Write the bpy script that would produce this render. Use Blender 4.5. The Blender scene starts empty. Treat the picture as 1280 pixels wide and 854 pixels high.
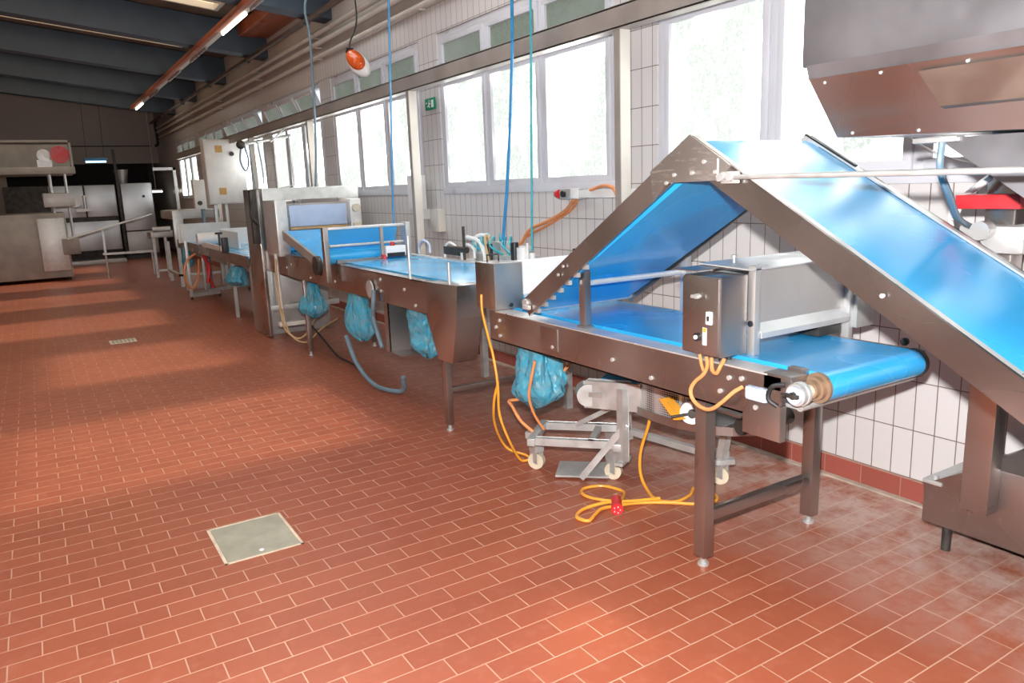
import bpy, bmesh, math, random
from mathutils import Vector, Matrix, noise

SC = bpy.context.scene
COL = SC.collection
R = random.Random(7)

# ------------------------------------------------------------------ materials
def s2l(c):
    return tuple((v / 12.92 if v <= .04045 else ((v + .055) / 1.055) ** 2.4) for v in c)

def rgb(r, g, b):
    return s2l((r / 255, g / 255, b / 255)) + (1,)

def new_mat(name):
    m = bpy.data.materials.new(name)
    m.use_nodes = True
    nt = m.node_tree
    return m, nt, nt.nodes['Principled BSDF']

def nd(nt, typ, **kw):
    n = nt.nodes.new(typ)
    for k, v in kw.items():
        if k.startswith('i_'):
            n.inputs[k[2:].replace('_', ' ')].default_value = v
        else:
            setattr(n, k, v)
    return n

def mix_rgb(nt, fac, a, b):
    n = nt.nodes.new('ShaderNodeMix'); n.data_type = 'RGBA'
    for sock, v in ((n.inputs[0], fac), (n.inputs[6], a), (n.inputs[7], b)):
        if hasattr(v, 'is_linked') or hasattr(v, 'links'):
            nt.links.new(v, sock)
        else:
            sock.default_value = v
    return n.outputs[2]

def remap(nt, src, a, b, c=0., d=1.):
    n = nd(nt, 'ShaderNodeMapRange')
    nt.links.new(src, n.inputs[0])
    for i, v in enumerate((a, b, c, d)):
        n.inputs[i + 1].default_value = v
    return n.outputs[0]

def surf(name, col, rough=.5, metal=0., var=.12, scale=6., rv=.1, bump=0., bscale=40., stretch=None, spec=.5, dirt=None, dmap=None):
    """painted, plastic or metal surface with soft mottling"""
    m, nt, p = new_mat(name)
    tc = nd(nt, 'ShaderNodeTexCoord')
    src = tc.outputs['Object']
    if stretch:
        mp = nd(nt, 'ShaderNodeMapping'); mp.inputs['Scale'].default_value = stretch
        nt.links.new(src, mp.inputs[0]); src = mp.outputs[0]
    n = nd(nt, 'ShaderNodeTexNoise', i_Scale=scale * (.5 if metal > .8 else 1), i_Detail=0. if metal > .8 or 'belt' in name else 3.)
    nt.links.new(src, n.inputs['Vector'])
    dark = tuple(c * (1 - var * 2) for c in col[:3]) + (1,)
    lite = tuple(min(1, c * (1 + var)) for c in col[:3]) + (1,)
    f = remap(nt, n.outputs[0], .3, .7)
    c = mix_rgb(nt, f, dark, lite)
    if dirt:
        n3 = nd(nt, 'ShaderNodeTexNoise', i_Scale=16., i_Detail=9., i_Roughness=.7)
        nt.links.new(tc.outputs['Object'], n3.inputs['Vector'])
        if dmap:
            m3 = nd(nt, 'ShaderNodeMapping'); m3.inputs['Rotation'].default_value = dmap[0]; m3.inputs['Scale'].default_value = dmap[1]
            nt.links.new(tc.outputs['Object'], m3.inputs[0]); nt.links.new(m3.outputs[0], n3.inputs['Vector'])
        c = mix_rgb(nt, remap(nt, n3.outputs[0], .545 if dmap else .58, .60 if dmap else .80, 0, .8 if dmap else .55), c, dirt)
    nt.links.new(c, p.inputs['Base Color'])
    p.inputs['Metallic'].default_value = metal
    p.inputs['Specular IOR Level'].default_value = spec
    nt.links.new(remap(nt, n.outputs[0], .3, .7, max(.03, rough - rv), min(1, rough + rv)), p.inputs['Roughness'])
    if bump:
        n2 = nd(nt, 'ShaderNodeTexNoise', i_Scale=bscale, i_Detail=4.)
        nt.links.new(src, n2.inputs['Vector'])
        b = nd(nt, 'ShaderNodeBump', i_Strength=bump, i_Distance=.01)
        nt.links.new(n2.outputs[0], b.inputs['Height']); nt.links.new(b.outputs[0], p.inputs['Normal'])
    return m

def emit(name, col, strength):
    m, nt, p = new_mat(name)
    p.inputs['Base Color'].default_value = col
    p.inputs['Emission Color'].default_value = col
    p.inputs['Emission Strength'].default_value = strength
    return m

def axes_vec(nt, a, b, oa, ob):
    g = nd(nt, 'ShaderNodeNewGeometry'); s = nd(nt, 'ShaderNodeSeparateXYZ')
    nt.links.new(g.outputs['Position'], s.inputs[0])
    c = nd(nt, 'ShaderNodeCombineXYZ')
    for k, (ax, off) in enumerate(((a, oa), (b, ob))):
        ad = nd(nt, 'ShaderNodeMath', operation='ADD'); ad.inputs[1].default_value = -off
        nt.links.new(s.outputs['XYZ'.index(ax)], ad.inputs[0]); nt.links.new(ad.outputs[0], c.inputs[k])
    return c.outputs[0], g.outputs['Position'], s

def floor_mat():
    m, nt, p = new_mat('red_clay_floor_tiles')
    v, pos, sep = axes_vec(nt, 'X', 'Y', 1.413, 3.011)
    br = nd(nt, 'ShaderNodeTexBrick', offset=.5, offset_frequency=2, squash=1)
    for k, val in (('Scale', 1.), ('Mortar Size', .0036), ('Mortar Smooth', .35), ('Bias', 0.), ('Brick Width', .25), ('Row Height', .125)):
        br.inputs[k].default_value = val
    br.inputs['Color1'].default_value = (.345, .095, .047, 1)
    br.inputs['Color2'].default_value = (.300, .079, .039, 1)
    br.inputs['Mortar'].default_value = (.50, .30, .21, 1)
    nt.links.new(v, br.inputs['Vector'])
    n = nd(nt, 'ShaderNodeTexNoise', i_Scale=1.1, i_Detail=4.); nt.links.new(pos, n.inputs['Vector'])
    c = mix_rgb(nt, remap(nt, n.outputs[0], .35, .7, 0, .35), br.outputs['Color'], (.26, .062, .034, 1))
    # fine wear inside the tiles
    n2 = nd(nt, 'ShaderNodeTexNoise', i_Scale=14., i_Detail=6., i_Roughness=.6); nt.links.new(pos, n2.inputs['Vector'])
    c = mix_rgb(nt, remap(nt, n2.outputs[0], .5, .75, 0, .25), c, (.50, .19, .12, 1))
    # flour dust trodden along the wall below the line
    rx = remap(nt, sep.outputs[0], 2.7, 3.9, 0., .9); ry = remap(nt, sep.outputs[1], 3.2, 9.0, 1., .35)
    rm = nd(nt, 'ShaderNodeMath', operation='MULTIPLY'); nt.links.new(rx, rm.inputs[0]); nt.links.new(ry, rm.inputs[1]); reg = rm.outputs[0]
    n3 = nd(nt, 'ShaderNodeTexNoise', i_Scale=5., i_Detail=9., i_Roughness=.72); nt.links.new(pos, n3.inputs['Vector'])
    mul = nd(nt, 'ShaderNodeMath', operation='MULTIPLY')
    nt.links.new(reg, mul.inputs[0]); nt.links.new(remap(nt, n3.outputs[0], .36, .58, 0, .95), mul.inputs[1])
    c = mix_rgb(nt, mul.outputs[0], c, (.55, .44, .39, 1))
    nt.links.new(c, p.inputs['Base Color'])
    nt.links.new(remap(nt, n2.outputs[0], .3, .7, .30, .46), p.inputs['Roughness'])
    p.inputs['Specular IOR Level'].default_value = .4
    b = nd(nt, 'ShaderNodeBump', i_Strength=.35, i_Distance=.003); b.invert = True
    nt.links.new(br.outputs['Fac'], b.inputs['Height']); nt.links.new(b.outputs[0], p.inputs['Normal'])
    return m

def wall_tile_mat():
    m, nt, p = new_mat('white_wall_tiles_and_plaster')
    v, pos, sep = axes_vec(nt, 'Y', 'Z', .03, .13)
    br = nd(nt, 'ShaderNodeTexBrick', offset=0., offset_frequency=2, squash=1)
    for k, val in (('Scale', 1.), ('Mortar Size', .0034), ('Mortar Smooth', .2), ('Bias', 0.), ('Brick Width', .12), ('Row Height', .2845)):
        br.inputs[k].default_value = val
    br.inputs['Color1'].default_value = (.66, .64, .635, 1)
    br.inputs['Color2'].default_value = (.62, .60, .595, 1)
    br.inputs['Mortar'].default_value = (.20, .16, .14, 1)
    nt.links.new(v, br.inputs['Vector'])
    n = nd(nt, 'ShaderNodeTexNoise', i_Scale=2., i_Detail=4.); nt.links.new(pos, n.inputs['Vector'])
    pl = mix_rgb(nt, n.outputs[0], (.40, .36, .33, 1), (.52, .47, .43, 1))
    st = nd(nt, 'ShaderNodeMath', operation='GREATER_THAN'); st.inputs[1].default_value = 3.83
    nt.links.new(sep.outputs[2], st.inputs[0])
    nt.links.new(mix_rgb(nt, st.outputs[0], br.outputs['Color'], pl), p.inputs['Base Color'])
    nt.links.new(remap(nt, st.outputs[0], 0, 1, .28, .8), p.inputs['Roughness'])
    b = nd(nt, 'ShaderNodeBump', i_Strength=.3, i_Distance=.002); b.invert = True
    nt.links.new(br.outputs['Fac'], b.inputs['Height']); nt.links.new(b.outputs[0], p.inputs['Normal'])
    return m

def red_base_mat():
    m, nt, p = new_mat('red_skirting_tiles')
    v, pos, sep = axes_vec(nt, 'Y', 'Z', .1, -.01)
    br = nd(nt, 'ShaderNodeTexBrick', offset=0., squash=1)
    for k, val in (('Scale', 1.), ('Mortar Size', .003), ('Brick Width', .25), ('Row Height', .14)):
        br.inputs[k].default_value = val
    br.inputs['Color1'].default_value = (.36, .095, .07, 1); br.inputs['Color2'].default_value = (.30, .08, .06, 1)
    br.inputs['Mortar'].default_value = (.4, .22, .17, 1)
    nt.links.new(v, br.inputs['Vector']); nt.links.new(br.outputs['Color'], p.inputs['Base Color'])
    p.inputs['Roughness'].default_value = .4
    return m

def pane_mat(name, emi, tint, trans, dark):
    """ornamental glass lit by the day outside, letting part of the sun through"""
    m, nt, p = new_mat(name)
    g = nd(nt, 'ShaderNodeNewGeometry')
    n = nd(nt, 'ShaderNodeTexNoise', i_Scale=34., i_Detail=5., i_Distortion=1.2)
    n2 = nd(nt, 'ShaderNodeTexNoise', i_Scale=1.6, i_Detail=2.)
    nt.links.new(g.outputs[0], n.inputs['Vector']); nt.links.new(g.outputs[0], n2.inputs['Vector'])
    c1 = mix_rgb(nt, remap(nt, n.outputs[0], .38, .66), dark, tuple(v * 1.45 for v in dark[:3]) + (1,))
    c = mix_rgb(nt, remap(nt, n2.outputs[0], .47, .66), c1, tint)
    p.inputs['Roughness'].default_value = .25
    p.inputs['Base Color'].default_value = (.10, .12, .10, 1)
    nt.links.new(c, p.inputs['Emission Color']); p.inputs['Emission Strength'].default_value = emi
    t = nd(nt, 'ShaderNodeBsdfTransparent'); mx = nd(nt, 'ShaderNodeMixShader'); mx.inputs[0].default_value = trans
    nt.links.new(p.outputs[0], mx.inputs[1]); nt.links.new(t.outputs[0], mx.inputs[2])
    nt.links.new(mx.outputs[0], nt.nodes['Material Output'].inputs[0])
    b = nd(nt, 'ShaderNodeBump', i_Strength=.3, i_Distance=.003)
    nt.links.new(n.outputs[0], b.inputs['Height']); nt.links.new(b.outputs[0], p.inputs['Normal'])
    return m

def bag_mat():
    m, nt, p = new_mat('thin_blue_plastic_film')
    tc = nd(nt, 'ShaderNodeTexCoord')
    n = nd(nt, 'ShaderNodeTexNoise', i_Scale=7., i_Detail=6., i_Distortion=1.8); nt.links.new(tc.outputs['Object'], n.inputs['Vector'])
    nt.links.new(mix_rgb(nt, remap(nt, n.outputs[0], .42, .66), (.08, .50, .72, 1), (.34, .70, .82, 1)), p.inputs['Base Color'])
    p.inputs['Roughness'].default_value = .16
    p.inputs['Specular IOR Level'].default_value = .9
    b = nd(nt, 'ShaderNodeBump', i_Strength=.9, i_Distance=.03); nt.links.new(n.outputs[0], b.inputs['Height']); nt.links.new(b.outputs[0], p.inputs['Normal'])
    t = nd(nt, 'ShaderNodeBsdfTransparent'); t.inputs[0].default_value = (.62, .90, .97, 1)
    mx = nd(nt, 'ShaderNodeMixShader'); nt.links.new(remap(nt, n.outputs[0], .35, .65, .30, .62), mx.inputs[0])
    nt.links.new(p.outputs[0], mx.inputs[1]); nt.links.new(t.outputs[0], mx.inputs[2]); nt.links.new(mx.outputs[0], nt.nodes['Material Output'].inputs[0])
    return m

def mesh_mat():
    m, nt, p = new_mat('perforated_steel_mesh')
    tc = nd(nt, 'ShaderNodeTexCoord')
    v = nd(nt, 'ShaderNodeTexVoronoi', i_Scale=75., i_Randomness=0.); nt.links.new(tc.outputs['Object'], v.inputs['Vector'])
    nt.links.new(mix_rgb(nt, remap(nt, v.outputs[0], .33, .42), (.03, .03, .035, 1), (.6, .6, .6, 1)), p.inputs['Base Color'])
    p.inputs['Metallic'].default_value = .6; p.inputs['Roughness'].default_value = .35
    return m

M = {}
M['floor'] = floor_mat(); M['tile'] = wall_tile_mat(); M['redbase'] = red_base_mat()
M['steel'] = surf('brushed_stainless_steel', (.45, .415, .395, 1), .31, .95, .08, 5., .09)
M['steel_dirty'] = surf('floury_stainless_steel', (.44, .40, .38, 1), .34, .93, .10, 5., .1, dirt=(.66, .62, .58, 1))
M['scuffed'] = surf('scuffed_stainless_steel', (.60, .575, .55, 1), .34, .90, .10, 5., .09, dirt=(.85, .83, .80, 1), dmap=((.75, 0, 0), (.3, .5, 4)))
M['steel_dull'] = surf('dull_grey_steel', (.50, .49, .48, 1), .48, .7, .1, 4., .1)
M['galv'] = surf('galvanised_steel', (.62, .63, .62, 1), .42, .6, .07, 12., .1)
M['hopper'] = surf('weathered_hopper_steel', (.27, .27, .29, 1), .42, .75, .12, 3., .1)
M['patch'] = surf('brownish_plate', (.30, .24, .20, 1), .4, .8, .1, 5.)
M['greypaint'] = surf('worn_grey_paint', (.36, .34, .31, 1), .5, .1, .12, 3.)
M['steel_lit'] = surf('brushed_steel_lit_copy', (.74, .72, .69, 1), .42, .78, .05, 3., .05)  # paler copy of the steel, window reflection put into the colour
M['alu'] = surf('bright_aluminium', (.80, .80, .79, 1), .35, .6, .06, 6.)
M['rail'] = surf('beam_grey_lacquer', (.40, .36, .33, 1), .42, .35, .08, 3.)
M['cream'] = surf('cream_lacquer', (.70, .66, .60, 1), .45, .1, .06, 3.)
M['white'] = surf('white_lacquer', (.78, .77, .75, 1), .38, 0, .05, 4.)
M['white_steel'] = surf('white_plastic_board', (.86, .86, .86, 1), .5, 0, .03, 4.)
M['pvc'] = surf('window_white_pvc', (.62, .63, .68, 1), .35, 0, .03, 3.)
M['belt'] = surf('blue_food_belt', (.035, .42, .86, 1), .24, 0, .05, 3., .05, spec=.8)
M['belt'].node_tree.nodes['Principled BSDF'].inputs['Coat Weight'].default_value = .35
M['belt'].node_tree.nodes['Principled BSDF'].inputs['Coat Roughness'].default_value = .22
M['belt2'] = surf('pale_blue_food_belt', (.09, .48, .86, 1), .22, 0, .06, 3., .05, spec=.7)
M['belt2'].node_tree.nodes['Principled BSDF'].inputs['Coat Weight'].default_value = .35
M['belt2'].node_tree.nodes['Principled BSDF'].inputs['Coat Roughness'].default_value = .22
M['black'] = surf('black_plastic', (.02, .02, .022, 1), .4, 0, .2, 8.)
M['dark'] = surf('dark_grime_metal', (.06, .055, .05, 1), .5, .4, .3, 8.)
M['red'] = surf('red_plastic', (.62, .03, .035, 1), .35, 0, .1, 8.)
M['orange'] = surf('orange_cable_rubber', (.78, .30, .11, 1), .4, 0, .08, 8.)
M['yellow'] = surf('yellow_orange_cable_rubber', (.86, .38, .04, 1), .4, 0, .08, 8.)
M['tan'] = surf('tan_cable_rubber', (.55, .36, .17, 1), .5, 0, .1, 8.)
M['hose'] = surf('blue_air_hose', (.03, .26, .55, 1), .35, 0, .1, 8.)
M['teal'] = surf('teal_air_hose', (.05, .42, .50, 1), .35, 0, .1, 8.)
M['greyhose'] = surf('grey_blue_hose', (.16, .24, .30, 1), .4, 0, .1, 8.)
M['blueroof'] = surf('blue_grey_beam_paint', (.060, .085, .115, 1), .6, 0, .15, 1.2)
M['ceil'] = surf('brown_ceiling_boards', (.16, .115, .085, 1), .8, 0, .2, 1.5, bump=.3, bscale=6)
M['farwall'] = surf('beige_cladding', (.46, .39, .34, 1), .7, 0, .06, .6)
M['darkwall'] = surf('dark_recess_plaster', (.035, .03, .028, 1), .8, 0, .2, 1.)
M['rust'] = surf('rust_red_paint', (.40, .11, .045, 1), .5, .1, .15, 4.)
M['darkrust'] = surf('dark_brown_paint', (.07, .035, .022, 1), .5, .1, .15, 4.)
M['oven'] = surf('oven_steel_door', (.55, .56, .58, 1), .38, .85, .12, 1.4, .08, stretch=(3, 1, .5))
M['green'] = surf('green_sign', (.0, .25, .13, 1), .4, 0, .04, 4.)
M['signwhite'] = surf('sign_white', (.85, .88, .85, 1), .4, 0, .02, 4.)
M['lid'] = surf('grey_green_floor_lid', (.40, .375, .29, 1), .45, .25, .10, 9., .1, .05, 60)
M['lidframe'] = surf('pale_lid_frame', (.70, .58, .44, 1), .5, .1, .12, 14.)
M['lidframe2'] = surf('pale_floor_fillet', (.50, .42, .34, 1), .6, 0, .2, 9.)
M['yellowsq'] = surf('ochre_label', (.55, .33, .10, 1), .5, 0, .05, 9.)
M['amber'] = surf('amber_lamp_glass', (.75, .12, .02, 1), .15, 0, .15, 30., .05)
M['bluepaint'] = surf('blue_lamp_housing', (.03, .20, .42, 1), .4, 0, .1, 4.)
M['beige'] = surf('beige_plastic', (.66, .58, .44, 1), .45, 0, .08, 6.)
M['brownrim'] = surf('brown_roller_flange', (.30, .20, .13, 1), .4, .3, .15, 12.)
M['lblue'] = surf('pale_blue_plastic', (.48, .58, .75, 1), .35, 0, .06, 6.)
M['mesh'] = mesh_mat(); M['bag'] = bag_mat()
M['pane'] = pane_mat('frosted_window_glass', 8., (1.0, 1.0, .98, 1), .03, (.080, .087, .081, 1))
M['pane2'] = pane_mat('greenish_upper_glass', .17, (.9, 1.0, .88, 1), .08, (.55, .62, .52, 1))
M['fillsky'] = pane_mat('fill_glow_skylight_glass', 6.5, (1, .97, .93, 1), .45, (.8, .8, .8, 1))  # stronger glow added in the unseen near bays to brighten the hall
M['tube'] = emit('fluorescent_tube', (1, .96, .86, 1), 6.)
M['tubeblue'] = emit('bluish_fluorescent_tube', (.55, .85, 1, 1), 1.4)
M['tubeoff'] = surf('unlit_tube', (.5, .5, .48, 1), .3)
M['skypane'] = pane_mat('yellowed_skylight_glass', 1.5, (1, .80, .52, 1), .45, (1, .70, .40, 1))

# ------------------------------------------------------------------ mesh helpers
class MB:
    def __init__(s): s.bm = bmesh.new()
    def _bev(s, geom_verts, bev):
        if bev > 0:
            es = list({e for v in geom_verts for e in v.link_edges})
            bmesh.ops.bevel(s.bm, geom=es, offset=bev, segments=2, profile=.6, affect='EDGES')
    def box(s, x0, x1, y0, y1, z0, z1, bev=0.):
        r = bmesh.ops.create_cube(s.bm, size=1)
        for v in r['verts']:
            v.co = Vector(((x0 + x1) / 2 + v.co.x * (x1 - x0), (y0 + y1) / 2 + v.co.y * (y1 - y0), (z0 + z1) / 2 + v.co.z * (z1 - z0)))
        s._bev(r['verts'], bev); return s
    def obox(s, c, d, rx=0, ry=0, rz=0, bev=0.):
        r = bmesh.ops.create_cube(s.bm, size=1)
        m = Matrix.Translation(c) @ Matrix.Rotation(rz, 4, 'Z') @ Matrix.Rotation(ry, 4, 'Y') @ Matrix.Rotation(rx, 4, 'X')
        for v in r['verts']:
            v.co = m @ Vector((v.co.x * d[0], v.co.y * d[1], v.co.z * d[2]))
        s._bev(r['verts'], bev); return s
    def bar(s, a, b, w, h=None, bev=0.):
        """square bar from a to b"""
        a = Vector(a); b = Vector(b); h = h or w
        d = (b - a); L = d.length; d.normalize()
        up = Vector((0, 0, 1)) if abs(d.z) < .95 else Vector((0, 1, 0))
        x = d.cross(up).normalized(); z = x.cross(d)
        m = Matrix((x, d, z)).transposed().to_4x4(); m.translation = (a + b) / 2
        r = bmesh.ops.create_cube(s.bm, size=1)
        for v in r['verts']: v.co = m @ Vector((v.co.x * w, v.co.y * L, v.co.z * h))
        s._bev(r['verts'], bev); return s
    def prism(s, pts, axis, a, b, bev=0.):
        """polygon in the plane across an axis, pushed from a to b"""
        def P(p, t):
            return {'x': (t, p[0], p[1]), 'y': (p[0], t, p[1]), 'z': (p[0], p[1], t)}[axis]
        v0 = [s.bm.verts.new(P(p, a)) for p in pts]; v1 = [s.bm.verts.new(P(p, b)) for p in pts]
        n = len(pts)
        s.bm.faces.new(v0); s.bm.faces.new(v1[::-1])
        for i in range(n): s.bm.faces.new((v0[i], v1[i], v1[(i + 1) % n], v0[(i + 1) % n]))
        s._bev(v0 + v1, bev); return s
    def cyl(s, a, b, r, r2=None, n=20):
        a = Vector(a); b = Vector(b); d = b - a
        q = d.to_track_quat('Z', 'Y').to_matrix().to_4x4(); q.translation = (a + b) / 2
        bmesh.ops.create_cone(s.bm, cap_ends=True, segments=n, radius1=r, radius2=r if r2 is None else r2, depth=d.length, matrix=q)
        return s
    def sph(s, c, r, sc=(1, 1, 1), sub=3):
        m = Matrix.Translation(c) @ Matrix.Diagonal((*sc, 1))
        bmesh.ops.create_icosphere(s.bm, subdivisions=sub, radius=r, matrix=m); return s
    def tube(s, pts, r, n=8, sub=6):
        P = [Vector(p) for p in pts]
        if sub > 1 and len(P) > 2:
            Q = []
            E = [P[0] * 2 - P[1]] + P + [P[-1] * 2 - P[-2]]
            for i in range(1, len(E) - 2):
                a, b, c, d = E[i - 1:i + 3]
                for k in range(sub):
                    t = k / sub
                    Q.append(.5 * ((2 * b) + (c - a) * t + (2 * a - 5 * b + 4 * c - d) * t * t + (3 * b - a - 3 * c + d) * t ** 3))
            Q.append(P[-1]); P = Q
        rings = []; prev = None
        for i, p in enumerate(P):
            d = (P[min(i + 1, len(P) - 1)] - P[max(i - 1, 0)]).normalized()
            if prev is None:
                u = d.orthogonal().normalized()
            else:
                u = (prev - d * prev.dot(d)).normalized()
            prev = u; w = d.cross(u)
            rings.append([s.bm.verts.new(p + r * (math.cos(2 * math.pi * k / n) * u + math.sin(2 * math.pi * k / n) * w)) for k in range(n)])
        for a, b in zip(rings, rings[1:]):
            for k in range(n): s.bm.faces.new((a[k], a[(k + 1) % n], b[(k + 1) % n], b[k]))
        s.bm.faces.new(rings[0][::-1]); s.bm.faces.new(rings[-1]); return s
    def build(s, name, mat, parent=None, origin=None, smooth=True):
        bm = s.bm
        bmesh.ops.recalc_face_normals(bm, faces=bm.faces)
        xs = [v.co for v in bm.verts]
        lo = Vector([min(c[i] for c in xs) for i in range(3)]); hi = Vector([max(c[i] for c in xs) for i in range(3)])
        if origin is None:
            origin = Vector(((lo.x + hi.x) / 2, (lo.y + hi.y) / 2, lo.z if parent is None else (lo.z + hi.z) / 2))
        origin = Vector(origin)
        for v in bm.verts: v.co -= origin
        me = bpy.data.meshes.new(name); bm.to_mesh(me); bm.free()
        me.materials.append(M[mat])
        if smooth:
            for p in me.polygons: p.use_smooth = True
            me.set_sharp_from_angle(angle=math.radians(35))
        o = bpy.data.objects.new(name, me); COL.objects.link(o)
        o['_w'] = tuple(origin)
        if parent is not None:
            o.parent = parent; o.location = origin - Vector(parent['_w'])
        else:
            o.location = origin
        return o

def thing(name, label, cat, loc, group=None):
    o = bpy.data.objects.new(name, None); COL.objects.link(o)
    o.empty_display_size = .1; o.location = loc; o['_w'] = tuple(loc)
    return tag(o, label, cat, group)

def tag(o, label, cat, group=None):
    o['label'] = label; o['category'] = cat
    if group: o['group'] = group
    return o

def struct(o, label=None):
    o['kind'] = 'structure'
    if label: o['label'] = label
    return o

def kids(o): return [c for c in COL.objects if c.parent == o]

def copy_tree(o, parent=None):
    c = o.copy(); COL.objects.link(c); c.parent = parent
    for ch in kids(o): copy_tree(ch, c)
    return c

B = lambda *a, **k: MB().box(*a, **k)

# ------------------------------------------------------------------ room shell
WX = 4.07
struct(B(-4, WX + .3, -3, 33, -.12, 0).build('floor', 'floor', smooth=False))
PITCH = 3.55
STARTS = [4.90 - .48 - 3.07 - PITCH * 1 + .0, 1.35, 4.90, 8.45, 12.0, 15.55, 19.1, 22.65]
STARTS[0] = -2.2
wl = MB()
wl.box(WX, WX + .3, -3, 33, 0, 1.79).box(WX, WX + .3, -3, 33, 3.53, 5.2)
ys = [-3]
for a in STARTS: ys += [a, a + 3.07]
ys.append(33)
for a, b in zip(ys[::2], ys[1::2]): wl.box(WX, WX + .3, a, b, 1.79, 3.53)
struct(wl.build('wall_right', 'tile', smooth=False))
struct(B(-4.2, -4, -3, 33, 0, 6.2).build('wall_left', 'farwall', smooth=False))
struct(B(-4, WX, -3.2, -3, 0, 6.2).build('wall_near', 'farwall', smooth=False))
wf = MB().box(-4, WX, 29.8, 30, 3.08, 6.2).box(-4, -.5, 29.8, 30, 0, 3.08)
for x in (1.15, 2.35): wf.box(x - .012, x + .012, 29.79, 29.8, 3.08, 5)
struct(wf.build('wall_far', 'farwall', smooth=False))
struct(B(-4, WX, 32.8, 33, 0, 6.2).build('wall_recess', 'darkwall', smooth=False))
def cz(x): return 4.83 + .12 * (WX - x)
# roof openings: along the hall, then each opening across it; the last word is its glazing
SKY = [(.4, 2.5, ((-3.6, -.9), (2.85, 3.95)), 'fillsky'), (5.2, 7.2, ((-3.6, -1.0), (.9, 3.6)), 'fillsky'),  # left-hand openings of the near bays are unseen, added for ambient light
       (8.7, 10.7, ((-3.6, -1.2), (1.3, 3.3)), 'fillsky'), (12.3, 14.2, ((-1.2, 3.15),), 'skypane'), (15.9, 17.8, ((-1.2, 3.15),), 'skypane'),
       (19.4, 21.3, ((-1.2, 3.15),), 'skypane'), (22.9, 24.8, ((-1.2, 3.15),), 'skypane')]
cm = MB()
def slab(xa, xb, ya, yb): cm.prism([(xa, cz(xa)), (xb, cz(xb)), (xb, cz(xb) + .12), (xa, cz(xa) + .12)], 'y', ya, yb)
yp = -3.2
for (ya, yb, xs, _) in SKY:
    slab(-4.2, WX + .3, yp, ya); xp = -4.2
    for xa, xb in xs: slab(xp, xa, ya, yb); xp = xb
    slab(xp, WX + .3, ya, yb); yp = yb
slab(-4.2, WX + .3, yp, 33)
struct(cm.build('ceiling', 'ceil', smooth=False))
tn = 1
for y in (7.7, 11.2, 14.7, 18.2, 21.7, 25.2):
    zb = lambda x: 4.30 + .12 * (4.0 - x)
    o = MB().prism([(-4, zb(-4)), (WX, zb(WX)), (WX, zb(WX) + .52), (-4, zb(-4) + .52)], 'y', y, y + .34, bev=.012).build('trim_%d' % tn, 'blueroof'); tn += 1
    struct(o, 'blue-grey roof beam crossing the hall')
# purlin boards beside the skylight
for y0 in (15.6, 16.5):
    struct(MB().prism([(-4, cz(-4) - .14), (WX, cz(WX) - .14), (WX, cz(WX)), (-4, cz(-4))], 'y', y0, y0 + .1).build('trim_%d' % tn, 'ceil')); tn += 1
# rust red wooden strip under the ceiling at the window wall
struct(B(3.55, WX, 12.0, 14.6, 4.62, 4.80).build('trim_%d' % tn, 'rust')); tn += 1
struct(B(WX - .022, WX, -3, 29.8, 0, .13, bev=.004).build('baseboard_right', 'redbase', smooth=False))

struct(B(WX - .065, WX - .02, -3, 29.8, 0, .012, bev=.004).build('trim_%d' % tn, 'lidframe2', smooth=False)); tn += 1

# windows
def make_window(a):
    y0, y1 = a, a + 3.07
    f = MB()
    X0, X1 = WX + .015, WX + .085
    f.box(X0 - .03, X1, y0, y1, 1.79, 1.865, bev=.006).box(X0, X1, y0, y1, 3.455, 3.53, bev=.006)
    f.box(X0, X1, y0, y0 + .07, 1.86, 3.46, bev=.006).box(X0, X1, y1 - .07, y1, 1.86, 3.46, bev=.006)
    f.box(X0, X1, y0 + .06, y1 - .06, 3.01, 3.08, bev=.006)
    w = (3.07 - .14) / 3
    for k in (1, 2): f.box(X0, X1, y0 + .07 + w * k - .03, y0 + .07 + w * k + .03, 1.86, 3.46, bev=.006)
    root = f.build('window_1', 'pvc', origin=(WX, y0, 1.79))
    struct(root)
    for k in range(3):
        s0, s1 = y0 + .07 + w * k + (.03 if k else 0), y0 + .07 + w * (k + 1) - (.03 if k < 2 else 0)
        for nm, z0, z1, pm in (('sash', 1.865, 3.01, 'pane'), ('upper_sash', 3.08, 3.455, 'pane2')):
            t = .055
            fr = MB()
            fr.box(X0 - .015, X1 - .01, s0 + .004, s1 - .004, z0, z0 + t, bev=.005).box(X0 - .015, X1 - .01, s0 + .004, s1 - .004, z1 - t, z1, bev=.005)
            fr.box(X0 - .015, X1 - .01, s0 + .004, s0 + t, z0 + t - .01, z1 - t + .01, bev=.005).box(X0 - .015, X1 - .01, s1 - t, s1 - .004, z0 + t - .01, z1 - t + .01, bev=.005)
            so = fr.build(nm, 'pvc', root, origin=(X0 + .02, (s0 + s1) / 2, z0))
            B(X0 + .012, X0 + .024, s0 + t - .01, s1 - t + .01, z0 + t - .01, z1 - t + .01).build('pane', pm, so, smooth=False)
    return root
w1 = make_window(STARTS[0])
for i, a in enumerate(STARTS[1:]):
    c = copy_tree(w1); c.name = 'window_%d' % (i + 2); c.location.y = a
    if i in (3, 4):   # upper sashes of this group stand tilted inwards
        for ch in kids(c):
            if ch.name.startswith('upper_sash'): ch.rotation_euler.y = math.radians(-22)
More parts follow.
